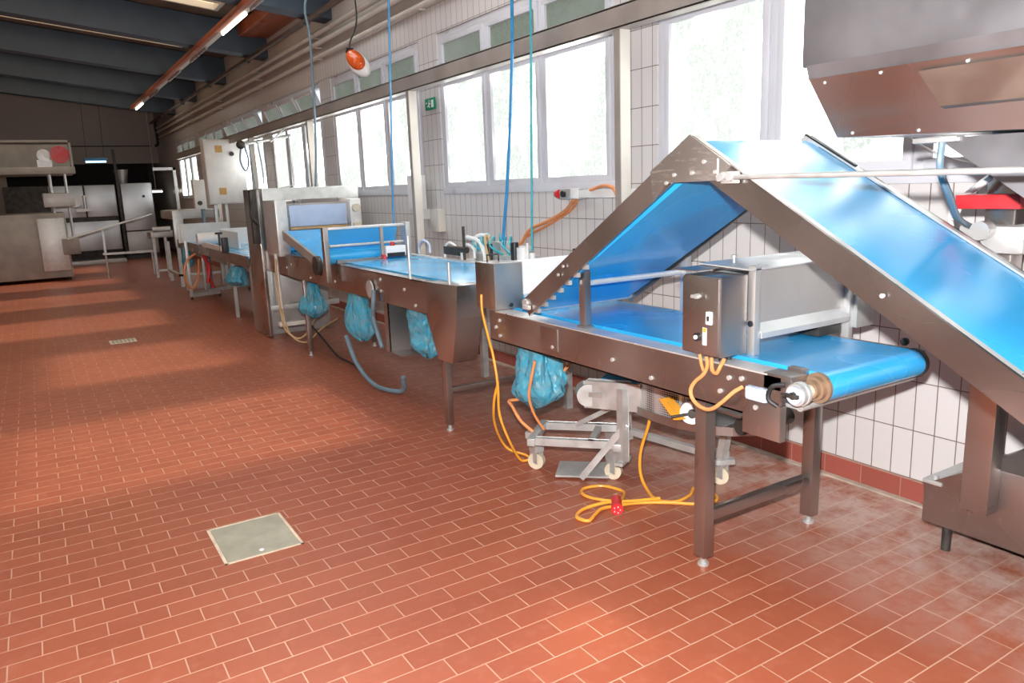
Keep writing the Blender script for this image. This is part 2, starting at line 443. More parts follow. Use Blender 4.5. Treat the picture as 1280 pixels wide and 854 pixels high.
# roof skylights; left-hand ones over the near bays are added for fill light
for k, (ya, yb, SXA, xb, gl) in enumerate([(e[0], e[1], x[0], x[1], e[3]) for e in SKY for x in e[2]]):
    sk = MB()
    def pr_(a, b, c, d, t0=-.02, t1=.10): sk.prism([(a, cz(a) + t0), (b, cz(b) + t0), (b, cz(b) + t1), (a, cz(a) + t1)], 'y', c, d)
    pr_(SXA, xb, ya, ya + .06); pr_(SXA, xb, yb - .06, yb); pr_(xb - .06, xb, ya + .06, yb - .06); pr_(SXA, SXA + .06, ya + .06, yb - .06)
    nb = 4
    for q in range(1, nb): yy = ya + (yb - ya) * q / nb; pr_(SXA, xb, yy - .05, yy + .05, 0, .08)
    skr = sk.build('window_%d' % (9 + k), 'cream', smooth=False); struct(skr)
    MB().prism([(SXA + .04, cz(SXA) + .085), (xb - .04, cz(xb) + .085), (xb - .04, cz(xb) + .095), (SXA + .04, cz(SXA) + .095)], 'y', ya + .04, yb - .04).build('pane', gl, skr, smooth=False)

# ------------------------------------------------------------------ pipes, rail, beams on the window wall
pg = 'white pipes running along the window wall'
for (x, z, r, lab) in ((3.97, 4.16, .035, 'white pipe along the upper window wall, topmost of three'),
                       (3.97, 4.03, .035, 'white pipe along the upper window wall, middle one of three'),
                       (4.0, 3.86, .028, 'thin white pipe along the upper window wall, lowest of three')):
    p = MB().cyl((x, 6, z), (x, 28.5, z), r, n=14)
    for y in (8.2, 11.75, 15.3, 18.85, 22.4): p.box(x - .01, WX, y - .02, y + .02, z - r - .015, z - r, bev=.003)
    tag(p.build('wall_pipe', 'cream'), lab, 'pipe', pg)
rl = thing('track_rail', 'dark rusty rail hanging below the roof beams near the windows', 'rail', (3.72, 17, 4.2))
MB().box(3.69, 3.75, 7.5, 28, 4.24, 4.30, bev=.006).build('rail', 'darkrust', rl)
for y in (8, 11.37, 14.87, 18.37, 21.87, 25.37):
    MB().cyl((3.72, y, 4.30), (3.72, y, 4.40), .012, n=8).build('hanger', 'dark', rl)
    MB().box(3.67, 3.77, y - .04, y + .04, 4.22, 4.25, bev=.004).build('clamp', 'dark', rl)
sr = thing('support_rail', 'long grey steel rail on posts in front of the windows', 'rail', (3.8, 12, 0))
MB().box(3.72, 3.735, .2, 24, 2.93, 3.08).box(3.72, 3.82, .2, 24, 2.925, 2.94).box(3.72, 3.82, .2, 24, 3.07, 3.085).build('beam', 'rail', sr)
for y in (.92, 4.47, 8.08, 11.75, 15.4, 19.0):
    MB().box(3.735, 3.83, y - .03, y + .03, .0, 2.925, bev=.004).build('post', 'cream', sr)
    MB().box(3.728, 3.7352, y - .032, y + .032, .0, 2.925).build('post_shade_face', 'rail', sr)  # darker strip puts the shade of this post side into its colour
# exit sign
es = tag(B(4.045, 4.055, 8.03, 8.29, 2.74, 2.87, bev=.002).build('exit_sign', 'green'), 'green emergency exit sign with white running figure on the pillar', 'sign')
f = MB(); X = 4.041
f.box(X, X + .005, 8.07, 8.125, 2.765, 2.845)                              # door
f.prism([(8.150, 2.80), (8.18, 2.80), (8.18, 2.815), (8.150, 2.815)], 'x', X, X + .004)
f.sph((X + .002, 8.175, 2.843), .009, (.3, 1, 1), 2)
f.bar((X + .002, 8.18, 2.83), (X + .002, 8.19, 2.795), .004, .012).bar((X + .002, 8.19, 2.795), (X + .002, 8.168, 2.765), .004, .009).bar((X + .002, 8.19, 2.795), (X + .002, 8.225, 2.775), .004, .009)
f.bar((X + .002, 8.235, 2.82), (X + .002, 8.262, 2.82), .004, .012)
f.build('pictogram', 'signwhite', es)

# emergency stop box on a bracket arm
eb = thing('emergency_switch_box', 'grey switch box with red mushroom button beside the window post', 'switch box', (3.98, 5.35, 1.72))
MB().box(3.93, 4.03, 5.22, 5.50, 1.725, 1.815, bev=.006).build('housing', 'galv', eb)
MB().box(3.92, 3.93, 5.22, 5.33, 1.73, 1.81, bev=.004).build('cover', 'white', eb)
MB().cyl((3.975, 5.50, 1.77), (3.975, 5.56, 1.77), .022).cyl((3.975, 5.56, 1.77), (3.975, 5.60, 1.77), .04, .033).build('emergency_button', 'red', eb)
MB().cyl((3.92, 5.42, 1.77), (3.90, 5.42, 1.77), .028).build('rotary_switch', 'black', eb)
MB().box(3.93, 3.99, 4.50, 5.22, 1.735, 1.80, bev=.004).build('bracket_arm', 'white', eb)
tag(MB().tube([(3.96, 5.33, 1.72), (4.02, 5.55, 1.62), (4.03, 5.85, 1.52), (4.04, 6.15, 1.44), (4.03, 6.3, 1.30)], .016).tube([(3.98, 5.30, 1.72), (4.04, 5.5, 1.62), (4.05, 5.85, 1.49), (4.05, 6.2, 1.38), (4.03, 6.35, 1.28)], .012).build('power_cable', 'orange'), 'orange cable pair sagging along tiles from the red-button switch box', 'cable')
tag(MB().tube([(3.92, 5.05, 1.80), (3.90, 4.85, 1.83), (3.90, 4.72, 1.80), (3.90, 4.66, 1.65), (3.90, 4.63, 1.45), (3.9, 4.62, 1.2)], .014).build('power_cable', 'orange'), 'short orange cable bending down beside the window post', 'cable')

# air hoses from the roof
tag(MB().tube([(3.5, 5.49, 4.9), (3.5, 5.49, 3.3), (3.5, 5.55, 2.6), (3.5, 5.66, 1.9), (3.5, 5.78, 1.35)], .0135).build('air_hose', 'hose'), 'thick blue air hose hanging from roof to the valve unit', 'hose')
tag(MB().tube([(3.5, 5.2, 4.9), (3.5, 5.22, 3.3), (3.5, 5.27, 2.2), (3.5, 5.31, 1.32)], .009).build('air_hose', 'teal'), 'thin teal air hose hanging straight in front of the near window group', 'hose')
tag(MB().tube([(3.5, 7.85, 4.6), (3.5, 7.9, 3.8), (3.5, 8.0, 2.9), (3.5, 8.14, 1.75), (3.5, 8.16, 1.2)], .012).build('air_hose', 'hose'), 'blue hose hanging beside the window post near the sheeting machine', 'hose')
tag(MB().tube([(3.5, 10.35, 4.55), (3.45, 10.5, 4.25), (3.5, 10.55, 3.9), (3.5, 10.6, 3.2), (3.52, 10.75, 2.5), (3.5, 10.87, 1.9)], .017).build('air_hose', 'greyhose'), 'dark grey hose dropping from the rusty rail behind the sheeting machine', 'hose')

# wall lamp with amber glass
lp = thing('heat_lamp', 'small hanging lamp with amber red glass above the window', 'lamp', (3.6, 9.1, 3.2))
rotm = dict(rx=math.radians(38))
def ellipsoid(c, axis, la, lb, lc):
    """egg shape with its long axis along a direction and its thin axis towards the hall"""
    mb = MB().sph((0, 0, 0), 1, sub=3)
    a = Vector(axis).normalized(); t = Vector((-.6, -.8, 0)); t = (t - a * t.dot(a)).normalized(); b = a.cross(t)
    for v in mb.bm.verts: v.co = Vector(c) + a * v.co.x * la + b * v.co.y * lb + t * v.co.z * lc
    return mb
AXL = (.10, -.36, -.30)
ellipsoid((3.60, 9.13, 3.36), AXL, .24, .115, .07).build('reflector', 'white', lp)
ellipsoid((3.565, 9.12, 3.40), AXL, .18, .095, .075).build('glass', 'amber', lp)
MB().bar((3.56, 9.30, 3.54), (3.57, 9.24, 3.49), .07, .05, .008).build('cap', 'dark', lp)
MB().tube([(3.6, 9.28, 3.50), (3.6, 9.38, 3.62), (3.72, 9.4, 3.9), (3.72, 9.4, 4.26)], .010).build('bracket', 'dark', lp)

wb = tag(MB().box(3.98, 4.07, 7.98, 8.20, 1.36, 1.62, bev=.008).build('wall_box', 'cream'), 'plain cream box on tiles right of the second window post', 'box')
wd_ = tag(MB().box(3.86, 4.0, 8.30, 8.52, 1.62, 2.02, bev=.008).box(3.9, 4.07, 8.36, 8.46, 1.5, 1.62, bev=.005).build('switch_cabinet', 'white'), 'white box standing out from the wall left of the second window post', 'box')
# fluorescent trunking
fl = thing('light_trunking', 'long fluorescent light trunking under the roof with orange sides', 'light', (2.95, 17, 4.25))
MB().box(2.88, 2.97, 9.5, 24.6, 4.36, 4.42, bev=.004).build('trunk', 'cream', fl)
MB().box(2.80, 2.88, 9.5, 24.6, 4.355, 4.43, bev=.004).build('cable_tray', 'rust', fl)
for a, b, mt in ((23.0, 24.4, 'tube'), (11.5, 13.0, 'tube'), (9.7, 11.2, 'tubeoff'), (14.3, 15.8, 'tubeoff'), (17, 18.5, 'tubeoff'), (20, 21.5, 'tubeoff')):
    MB().cyl((2.93, a, 4.335), (2.93, b, 4.335), .020, n=12).build('tube', mt, fl)
for y in (11.37, 14.87, 18.37, 21.87): MB().cyl((2.9, y, 4.42), (2.9, y, 4.45), .01, n=8).build('hanger', 'dark', fl)
# pendant blue lamp
bl = thing('pendant_lamp', 'blue housed fluorescent lamp hanging on two wires at the far wall', 'light', (1.70, 24, 2.9))
MB().box(1.43, 1.99, 23.94, 24.06, 2.93, 3.0, bev=.01).build('housing', 'bluepaint', bl)
MB().cyl((1.46, 24, 2.905), (1.96, 24, 2.905), .028, n=12).build('tube', 'tubeblue', bl)
for x in (1.50, 1.92): MB().cyl((x, 24, 3.0), (x + .05, 24, 5.08), .006, n=6).build('wire', 'dark', bl)

# ------------------------------------------------------------------ floor fittings
mh = thing('floor_hatch', 'square grey steel inspection cover set in the red tile floor', 'floor cover', (.81, 4.12, 0))
fr = MB()
x0, x1, y0, y1 = .600, 1.012, 3.872, 4.366
for a in ((x0, x0 + .016, y0, y1), (x1 - .016, x1, y0, y1), (x0, x1, y0, y0 + .012), (x0, x1, y1 - .012, y1)): fr.box(*a, -.01, .004)
fr.build('frame', 'lidframe', mh)
B(x0 + .018, x1 - .018, y0 + .014, y1 - .014, -.01, .003).build('lid', 'lid', mh)
MB().cyl((.80, 3.93, .002), (.80, 3.93, .006), .012, n=12).build('lifting_hole', 'signwhite', mh)
dr = thing('floor_drain', 'small rectangular drain grate far along the red tile floor', 'drain', (.82, 11.3, 0))
B(.66, .98, 11.15, 11.45, -.01, .004).build('frame', 'lidframe', dr)
g = MB()
for k in range(6): g.box(.69 + k * .047, .715 + k * .047, 11.18, 11.42, -.005, .009)
g.build('grate', 'lid', dr)

# ------------------------------------------------------------------ near belt conveyor
def leg(parent, x0, y0, z1, w=.07, d=.07, mat='steel'):
    l = MB().box(x0, x0 + w, y0, y0 + d, .05, z1, bev=.004).build('leg', mat, parent)
    MB().cyl((x0 + w / 2, y0 + d / 2, 0), (x0 + w / 2, y0 + d / 2, .055), .016, n=12).cyl((x0 + w / 2, y0 + d / 2, 0), (x0 + w / 2, y0 + d / 2, .012), .028, n=14).build('foot', 'galv', l)
    return l

def loop_belt(y0, y1, zt, r, x0, x1):
    """closed belt running over two rollers, as one solid band"""
    pts = []
    for k in range(13):
        a = math.pi / 2 + math.pi * k / 12
        pts.append((y0 + r * math.cos(a), zt - r + r * math.sin(a)))
    for k in range(13):
        a = -math.pi / 2 + math.pi * k / 12
        pts.append((y1 + r * math.cos(a), zt - r + r * math.sin(a)))
    return MB().prism(pts, 'x', x0, x1)

cv = thing('belt_conveyor', 'near stainless steel conveyor table with flat bright blue belt', 'conveyor', (2.9, 3.0, 0))
MB().box(2.50, 2.512, 1.98, 4.33, .855, 1.05).box(2.50, 2.54, 1.98, 4.33, .855, .863).build('side_frame', 'steel_dirty', cv)
MB().box(2.498, 2.61, 2.05, 4.25, 1.050, 1.057).build('lit_frame_flange', 'alu', cv)  # paler metal than the frame, sunlit top put into the colour
MB().box(3.36, 3.372, 1.98, 4.33, .90, 1.05).box(3.32, 3.372, 1.98, 4.33, 1.046, 1.054).build('side_frame', 'steel_dirty', cv)
loop_belt(1.90, 4.22, 1.066, .062, 2.64, 3.30).build('belt', 'belt', cv)
B(2.53, 3.36, 2.1, 4.3, .93, .95).build('bed_plate', 'steel_dull', cv)
for x in (2.535, 3.335): leg(cv, x, 2.42, .86, .065, .07)
MB().box(2.60, 3.335, 2.43, 2.48, .225, .285, bev=.014).build('crossbar', 'steel', cv)
MB().box(2.60, 3.335, 2.43, 2.48, .80, .855, bev=.004).build('crossbar', 'steel', cv)
rr = MB().cyl((2.625, 1.90, 1.004), (2.64, 1.90, 1.004), .064, n=32).build('roller_flange', 'brownrim', cv)
MB().cyl((2.60, 1.90, 1.004), (2.626, 1.90, 1.004), .050, n=28).cyl((2.575, 1.9, 1.004), (2.60, 1.9, 1.004), .038, n=24).build('bearing', 'brownrim', cv)
MB().cyl((2.52, 1.9, 1.0), (2.575, 1.9, 1.0), .027, n=24).build('shaft_sleeve', 'beige', cv)
kn = MB().cyl((2.49, 1.9, .998), (2.52, 1.9, .998), .046, n=28).cyl((2.515, 1.9, .998), (2.53, 1.9, .998), .05, n=28).build('coupling', 'galv', cv)
MB().cyl((2.478, 1.9, .998), (2.491, 1.9, .998), .036, n=24).build('coupling_face', 'lblue', kn)
MB().cyl((2.468, 1.9, .998), (2.48, 1.9, .998), .016, n=8).box(2.46, 2.475, 1.87, 1.93, .99, 1.006, bev=.003).build('key', 'dark', kn)
MB().tube([(2.49, 1.95, 1.03), (2.46, 1.99, 1.02), (2.45, 2.0, .97), (2.47, 1.97, .94)], .010, sub=4).build('clamp_handle', 'black', cv)
MB().box(2.50, 2.60, 1.93, 2.07, .99, 1.062, bev=.005).box(2.60, 2.64, 1.95, 2.03, .98, 1.075, bev=.005).build('bearing_block', 'steel_dirty', cv)
MB().box(2.495, 2.505, 1.98, 2.17, .775, .93, bev=.003).box(2.495, 2.53, 1.972, 1.98, .775, .93).build('drop_plate', 'steel_dirty', cv)
MB().box(2.48, 2.56, 2.04, 2.15, .93, .99, bev=.012).build('terminal_box', 'lblue', cv)
MB().cyl((2.56, 1.93, .925), (3.36, 1.93, .925), .017, n=14).box(2.56, 3.36, 1.945, 2.0, .915, .93).build('scraper_bar', 'galv', cv)
MB().cyl((3.30, 1.9, 1.004), (3.325, 1.9, 1.004), .066, n=28).box(3.31, 3.35, 1.87, 2.05, .94, 1.06, bev=.008).sph((3.33, 1.96, 1.09), .02).build('end_bracket', 'dark', cv)
for (y, z) in ((2.1, .9), (2.1, .98), (2.30, .93), (3.05, .94), (2.75, .90), (3.60, .92), (4.2, 1.0), (4.2, .9), (4.25, .95), (2.18, 1.01), (2.25, 1.0)): MB().cyl((2.49, y, z), (2.502, y, z), .011, n=10).build('bolt', 'alu', cv)
MB().box(2.494, 2.502, 3.55, 3.72, .90, 1.03).build('cover_plate', 'steel', cv)
gb = MB().box(2.50, 2.72, 4.25, 4.50, 1.06, 1.365, bev=.006).build('infeed_cover', 'steel', cv)
MB().tube([(2.55, 4.42, 1.365), (2.55, 4.42, 1.41), (2.64, 4.42, 1.41), (2.64, 4.42, 1.365)], .006, sub=1).build('handle', 'dark', gb)
MB().cyl((2.62, 4.24, 1.085), (2.62, 4.25, 1.085), .014, n=12).build('screw', 'black', gb)
wp = B(2.72, 3.55, 4.60, 4.61, 1.07, 1.335).build('back_panel', 'white_steel', cv)
MB().tube([(3.40, 4.6, 1.335), (3.40, 4.6, 1.375), (3.50, 4.6, 1.375), (3.50, 4.6, 1.335)], .006, sub=1).build('handle', 'dark', wp)
MB().box(2.74, 2.99, 4.1, 4.4, 1.068, 1.12, bev=.004).build('guide_block', 'belt2', cv)
B(3.34, 3.56, 4.3, 4.62, .90, 1.08).build('panel_bracket', 'steel_dull', cv)

# guard housing with control box
gh = thing('guard_housing', 'stainless steel guard housing bridging the near blue belt', 'machine guard', (3.0, 2.4, 1.05))
MB().box(2.685, 2.725, 2.28, 2.32, 1.05, 1.47, bev=.003).build('post', 'steel_lit', gh)
MB().box(3.375, 3.41, 2.28, 2.32, .98, 1.45, bev=.003).build('post', 'alu', gh)
MB().prism([(2.31, 1.20), (2.325, 1.20), (2.335, 1.44), (2.56, 1.44), (2.56, 1.20), (2.57, 1.20), (2.57, 1.455), (2.32, 1.455)], 'x', 2.72, 3.38).build('body_panel', 'steel_lit', gh)
MB().prism([(2.31, 1.205), (2.27, 1.165), (2.27, 1.14), (2.278, 1.14), (2.278, 1.162), (2.318, 1.20)], 'x', 2.725, 3.375).build('lower_lip', 'alu', gh)
MB().prism([(2.28, 1.452), (2.60, 1.462), (2.60, 1.468), (2.28, 1.458)], 'x', 2.66, 3.40).build('top_cover', 'alu', gh)
MB().box(2.50, 2.70, 2.46, 2.60, 1.45, 1.456).build('top_flap', 'steel', gh)
MB().box(3.41, 3.55, 2.26, 2.36, 1.10, 1.27, bev=.006).build('side_box', 'galv', gh)
MB().box(3.20, 3.37, 2.32, 2.5, 1.075, 1.12, bev=.006).build('sensor_block', 'dark', gh)
MB().cyl((2.79, 2.5, 1.465), (2.79, 2.5, 1.49), .006).cyl((2.79, 2.5, 1.49), (2.79, 2.5, 1.50), .014).build('wing_screw', 'galv', gh)
MB().cyl((2.678, 2.30, 1.21), (2.69, 2.30, 1.21), .014).build('catch', 'black', gh)
cb = MB().box(2.50, 2.665, 2.305, 2.535, 1.075, 1.435, bev=.006).build('control_box', 'steel', gh)
MB().box(2.488, 2.50, 2.318, 2.53, 1.082, 1.428, bev=.004).build('door', 'steel', cb)
MB().cyl((2.488, 2.428, 1.345), (2.466, 2.428, 1.345), .012).box(2.455, 2.470, 2.405, 2.45, 1.337, 1.353, bev=.003).build('door_latch', 'galv', cb)
MB().box(2.478, 2.49, 2.345, 2.378, 1.222, 1.282, bev=.004).build('switch_plate', 'white', cb)
MB().box(2.472, 2.479, 2.355, 2.366, 1.240, 1.262, bev=.002).build('toggle', 'dark', cb)
MB().cyl((2.488, 2.43, 1.158), (2.474, 2.43, 1.158), .019).build('button_ring', 'black', cb)
MB().cyl((2.474, 2.43, 1.158), (2.468, 2.43, 1.158), .010).build('button', 'white', cb)
st_ = B(2.486, 2.4885, 2.378, 2.402, 1.125, 1.205).build('sticker', 'white', cb)
B(2.4855, 2.4865, 2.380, 2.400, 1.185, 1.203).build('sticker_head', 'yellow', cb)
for x in (2.53, 2.58): MB().cyl((x, 2.33, 1.035), (x, 2.33, 1.076), .012, n=12).build('cable_gland', 'black', cb)
tag(MB().tube([(2.47, 2.36, 1.08), (2.46, 2.345, 1.04), (2.45, 2.36, 1.0), (2.44, 2.40, .96), (2.43, 2.415, .92), (2.43, 2.40, .88), (2.43, 2.35, .855), (2.43, 2.29, .86), (2.44, 2.24, .90), (2.47, 2.20, .95), (2.50, 2.175, .975)], .009)
    .tube([(2.47, 2.33, 1.08), (2.46, 2.315, 1.03), (2.455, 2.285, 1.02), (2.46, 2.27, 1.05), (2.49, 2.275, 1.08)], .009).tube([(2.48, 2.41, 1.08), (2.47, 2.39, 1.04), (2.47, 2.375, 1.01)], .008).build('control_cable', 'orange'),
    'orange cable looping below the stainless control box', 'cable')

# ------------------------------------------------------------------ inclined chevron belt
inc = thing('inclined_conveyor', 'peaked inclined conveyor with blue belt rising over the table', 'conveyor', (2.9, 2.6, 1.05))
SU, SD = .622, .584
AY, AZ = 2.49, 2.045
def up(y, d): return AZ - SU * (y - AY) - d
def dn(y, d): return AZ - SD * (AY - y) - d
YE, YN = 3.885, .55
def chev(t, d0=0., ye=YE, yn=YN):
    return [(AY, AZ - d0), (ye, up(ye, d0)), (ye - .05, up(ye - .05, t)), (AY + .08, up(AY + .08, t)), (AY - .08, dn(AY - .08, t)), (yn, dn(yn, t)), (yn, dn(yn, d0))]
MB().prism(chev(.132), 'x', 2.49, 2.505).build('side_rail', 'steel', inc)
MB().prism(chev(.010), 'x', 2.506, 2.535).build('lit_rail_flange', 'alu', inc)  # sunlit edge put into the colour by a paler metal
MB().prism(chev(.132), 'x', 3.29, 3.305).build('side_rail', 'steel', inc)
MB().prism(chev(.010), 'x', 3.262, 3.289).build('lit_rail_flange', 'alu', inc)  # far edge, same paler metal for its sunlit look
MB().prism([(AY, AZ + .004), (2.74, up(2.74, -.01)), (2.72, up(2.72, .14)), (2.64, 1.845), (2.30, 1.85), (2.26, dn(2.26, .0)), (2.30, dn(2.30, -.004))], 'x', 2.481, 2.49).build('apex_plate', 'scuffed', inc)
MB().prism([(AY, AZ + .004), (2.74, up(2.74, -.01)), (2.72, up(2.72, .14)), (2.64, 1.845), (2.30, 1.85), (2.26, dn(2.26, .0))], 'x', 3.305, 3.314).build('apex_plate', 'scuffed', inc)
bp = [(AY - .05, dn(AY - .05, .012)), (AY, AZ - .022), (AY + .05, up(AY + .05, .012)), (YE - .03, up(YE - .03, .02)), (YE - .05, up(YE - .05, .11)), (AY + .09, up(AY + .09, .145)), (AY + .05, up(AY + .05, .15) - .004), (AY - .05, dn(AY - .05, .15) - .004), (AY - .09, dn(AY - .09, .145)), (YN + .03, dn(YN + .03, .145)), (YN + .03, dn(YN + .03, .012))]
MB().prism(bp, 'x', 2.536, 3.262).build('belt', 'belt', inc)
MB().prism([(2.62, up(2.62, -.004)), (2.62, up(2.62, .01)), (AY, AZ - .004)], 'x', 3.262, 3.29).bar((3.275, 2.50, 2.046), (3.275, 2.22, 1.885), .018, .022).build('edge_guard', 'black', inc)
MB().cyl((2.52, 3.84, up(3.84, .075)), (3.29, 3.84, up(3.84, .075)), .034).build('end_roller', 'alu', inc)
rb = MB()
for k in range(7):
    y = 3.28 + k * .08; rb.box(2.506, 2.53, y, y + .035, up(y, .155), up(y, .13))
rb.build('bolt_strip', 'galv', inc)
MB().cyl((2.475, 3.86, 1.155), (2.49, 3.86, 1.155), .026, n=16).box(2.465, 2.485, 3.80, 3.87, 1.12, 1.145, bev=.004).build('tension_screw', 'alu', inc)
for x, y in ((2.555, 3.385), (3.305, 3.36)):
    MB().box(x, x + .045, y - .025, y + .025, 1.068, 1.465, bev=.003).box(x - .01, x + .055, y - .035, y + .035, 1.054, 1.07).build('post', 'steel' if x < 3 else 'galv', inc)
MB().cyl((2.60, 3.385, 1.308), (3.31, 3.37, 1.308), .017, n=14).build('crossbar', 'alu', inc)
MB().cyl((2.455, 2.30, 1.862), (2.455, .6, 1.845), .0105, n=12).build('tie_rod', 'galv', inc)
MB().box(2.462, 2.482, 2.20, 2.29, 1.835, 1.885, bev=.006).cyl((2.44, 2.225, 1.862), (2.482, 2.225, 1.862), .017).cyl((2.44, 2.275, 1.862), (2.482, 2.275, 1.862), .017).build('rod_bracket', 'alu', inc)
for (y, z) in ((2.40, 1.93), (2.335, 1.885), (2.47, 1.885), (2.58, 1.88), (2.63, 1.845), (1.55, dn(1.55, .06)), (3.5, up(3.5, .06)), (3.45, up(3.45, .04))): MB().cyl((2.474, y, z), (2.482, y, z), .009, n=10).build('rivet', 'alu', inc)
B(2.4798, 2.4812, 2.318, 2.326, 1.845, 1.94).build('seam', 'signwhite', inc)

# ------------------------------------------------------------------ middle sheeting line
mc = thing('sheeting_conveyor', 'long middle conveyor with pale blue belt and brown-reflecting steel side', 'conveyor', (2.9, 7.5, 0))
MB().box(2.50, 2.512, 5.25, 10.3, .905, 1.155).box(2.50, 2.58, 5.25, 10.3, 1.15, 1.16).build('side_frame', 'steel', mc)
MB().box(3.38, 3.392, 5.0, 10.3, .905, 1.165).box(3.34, 3.42, 5.0, 10.3, 1.16, 1.185).build('side_frame', 'alu', mc)
loop_belt(4.86, 10.2, 1.172, .03, 2.60, 3.34).build('belt', 'belt2', mc)
B(2.512, 3.38, 5.0, 10.2, .96, .98).build('bed_plate', 'steel_dull', mc)
MB().prism([(5.26, 1.165), (4.76, 1.175), (4.79, .93), (4.89, .585), (5.12, .58), (5.29, .89)], 'x', 2.49, 2.70, bev=.004).build('end_cover', 'steel', mc)
for x in (2.53, 3.31): leg(mc, x, 5.09, .93, .05, .06)
MB().box(2.58, 3.31, 5.10, 5.14, .30, .345, bev=.01).build('crossbar', 'steel', mc)
MB().box(2.50, 2.96, 6.08, 6.088, .47, .905).box(2.50, 2.508, 6.08, 6.17, .47, .905).box(2.50, 2.96, 5.86, 6.08, .47, .478).build('catch_panel', 'steel_dirty', mc)
MB().cyl((2.475, 6.42, 1.0), (2.49, 6.42, 1.0), .075, n=28).build('round_plate', 'galv', mc)
MB().cyl((2.49, 5.55, 1.16), (2.49, 5.55, 1.50), .010).build('guide_rod', 'alu', mc)
MB().cyl((2.52, 4.93, 1.17), (2.52, 4.93, 1.33), .012).build('guide_rod', 'galv', mc)
B(2.90, 3.3, 4.88, 5.0, 1.175, 1.23).build('end_stop', 'white_steel', mc)
for (y, x) in ((8.6, 3.32), (8.6, 2.53)): leg(mc, x, y, .91, .05, .06)
for (y, z) in ((5.7, 1.06), (6.2, 1.1), (6.2, 1.0), (7.4, .98), (8.2, .95), (8.9, 1.05), (9.1, 1.0), (5.5, .95)): MB().cyl((2.49, y, z), (2.502, y, z), .013, n=8).build('bolt', 'alu', mc)
# three arched handles on far rail
for k, y in enumerate((7.35, 6.75, 6.4)):
    tag(MB().tube([(3.42, y, 1.18), (3.42, y, 1.27), (3.44, y - .06, 1.33), (3.47, y - .14, 1.29), (3.47, y - .16, 1.2)], .014).build('hose_arch', 'white' if k else 'lblue'),
        ['pale blue arched tube standing on the far rail, leftmost of three', 'white arched tube standing on the far rail, middle of three', 'white arched tube standing on the far rail, rightmost of three'][k], 'tube', 'arched tubes on the far rail')
# front reflector bridge of the sheeting line
fb = thing('roller_station', 'roller station with tall side plates across the middle blue belt', 'machine', (2.85, 7.3, 1.15))
MB().box(2.40, 2.45, 7.34, 7.42, .98, 1.52, bev=.004).build('side_plate', 'steel', fb)
MB().box(3.26, 3.31, 7.3, 7.42, 1.10, 1.53, bev=.004).build('side_plate', 'galv', fb)
MB().box(2.45, 3.26, 7.33, 7.37, 1.495, 1.52, bev=.004).build('top_rail', 'alu', fb)
MB().prism([(7.50, 1.50), (7.62, 1.28), (7.61, 1.275), (7.49, 1.495)], 'x', 2.46, 3.25).build('blue_reflection_sheet', 'belt2', fb)  # reflecting sheet, the blue it mirrors is put into its colour
MB().cyl((2.46, 7.45, 1.22), (3.25, 7.45, 1.22), .075, n=28).build('roller', 'belt', fb)
MB().cyl((2.46, 7.36, 1.335), (3.25, 7.36, 1.335), .014).build('tie_bar', 'galv', fb)
MB().box(2.50, 3.0, 7.28, 7.33, 1.165, 1.2).build('scraper', 'steel', fb)
MB().box(2.98, 3.01, 7.30, 7.34, 1.0, 1.50, bev=.004).build('strut', 'rail', fb)
MB().box(3.02, 3.24, 7.28, 7.38, 1.19, 1.30, bev=.01).build('gear_cover', 'white_steel', fb)
MB().box(3.03, 3.22, 7.265, 7.28, 1.19, 1.23).build('gear_window', 'black', fb)
MB().cyl((3.10, 7.30, 1.30), (3.10, 7.30, 1.34), .022).cyl((2.97, 7.28, 1.17), (3.0, 7.28, 1.17), .05).build('knob', 'red', fb)
MB().prism([(9.05, 1.44), (7.55, 1.13), (7.55, 1.03), (9.05, 1.34)], 'x', 2.47, 2.50).build('inclined_rail', 'rail', fb)
MB().prism([(9.05, 1.44), (7.55, 1.13), (7.55, 1.08), (9.05, 1.36)], 'x', 3.30, 3.33).build('inclined_rail', 'rail', fb)
MB().prism([(9.05, 1.43), (7.6, 1.13), (7.6, 1.09), (9.05, 1.37)], 'x', 2.50, 3.30).build('inclined_belt', 'belt', fb)
MB().cyl((2.42, 7.75, 1.12), (2.47, 7.75, 1.12), .10, n=24).tube([(2.42, 7.62, 1.2), (2.40, 7.52, 1.17), (2.40, 7.5, 1.09), (2.42, 7.58, 1.04)], .012).build('hand_wheel', 'dark', fb)

# sheeter head
sh = thing('dough_sheeter', 'large grey dough sheeter head standing over the conveyor line', 'machine', (2.9, 10, 0))
MB().box(2.455, 2.50, 10.05, 10.72, .02, 1.93, bev=.006).build('side_plate', 'steel', sh)
MB().box(2.56, 3.86, 10.15, 10.6, 1.0, 1.94, bev=.01).build('rear_housing', 'galv', sh)
hd = MB().prism([(9.22, 1.74), (9.26, 1.79), (9.62, 1.79), (9.62, 1.42), (9.235, 1.42)], 'x', 2.57, 3.36, bev=.004).build('head_cover', 'steel', sh)
MB().box(2.62, 3.33, 9.205, 9.222, 1.47, 1.72, bev=.004).build('blue_reflection_panel', 'lblue', hd)  # blue reflection on the head is put into the panel colour
MB().box(2.62, 3.33, 9.20, 9.225, 1.435, 1.462).build('lower_strip', 'tan', hd)
for x in (2.7, 3.25): MB().box(x - .02, x + .02, 9.22, 9.25, 1.785, 1.805, bev=.003).build('hinge', 'galv', hd)
MB().box(2.44, 2.58, 9.15, 9.7, 1.13, 1.79, bev=.008).build('left_cheek', 'galv', sh)
MB().box(3.36, 3.50, 9.15, 9.7, 1.13, 1.77, bev=.008).build('right_cheek', 'alu', sh)
MB().cyl((3.43, 9.15, 1.66), (3.43, 9.10, 1.66), .05, n=20).build('motor', 'beige', sh)
MB().box(3.38, 3.48, 9.10, 9.15, 1.40, 1.48, bev=.01).build('latch_block', 'beige', sh)
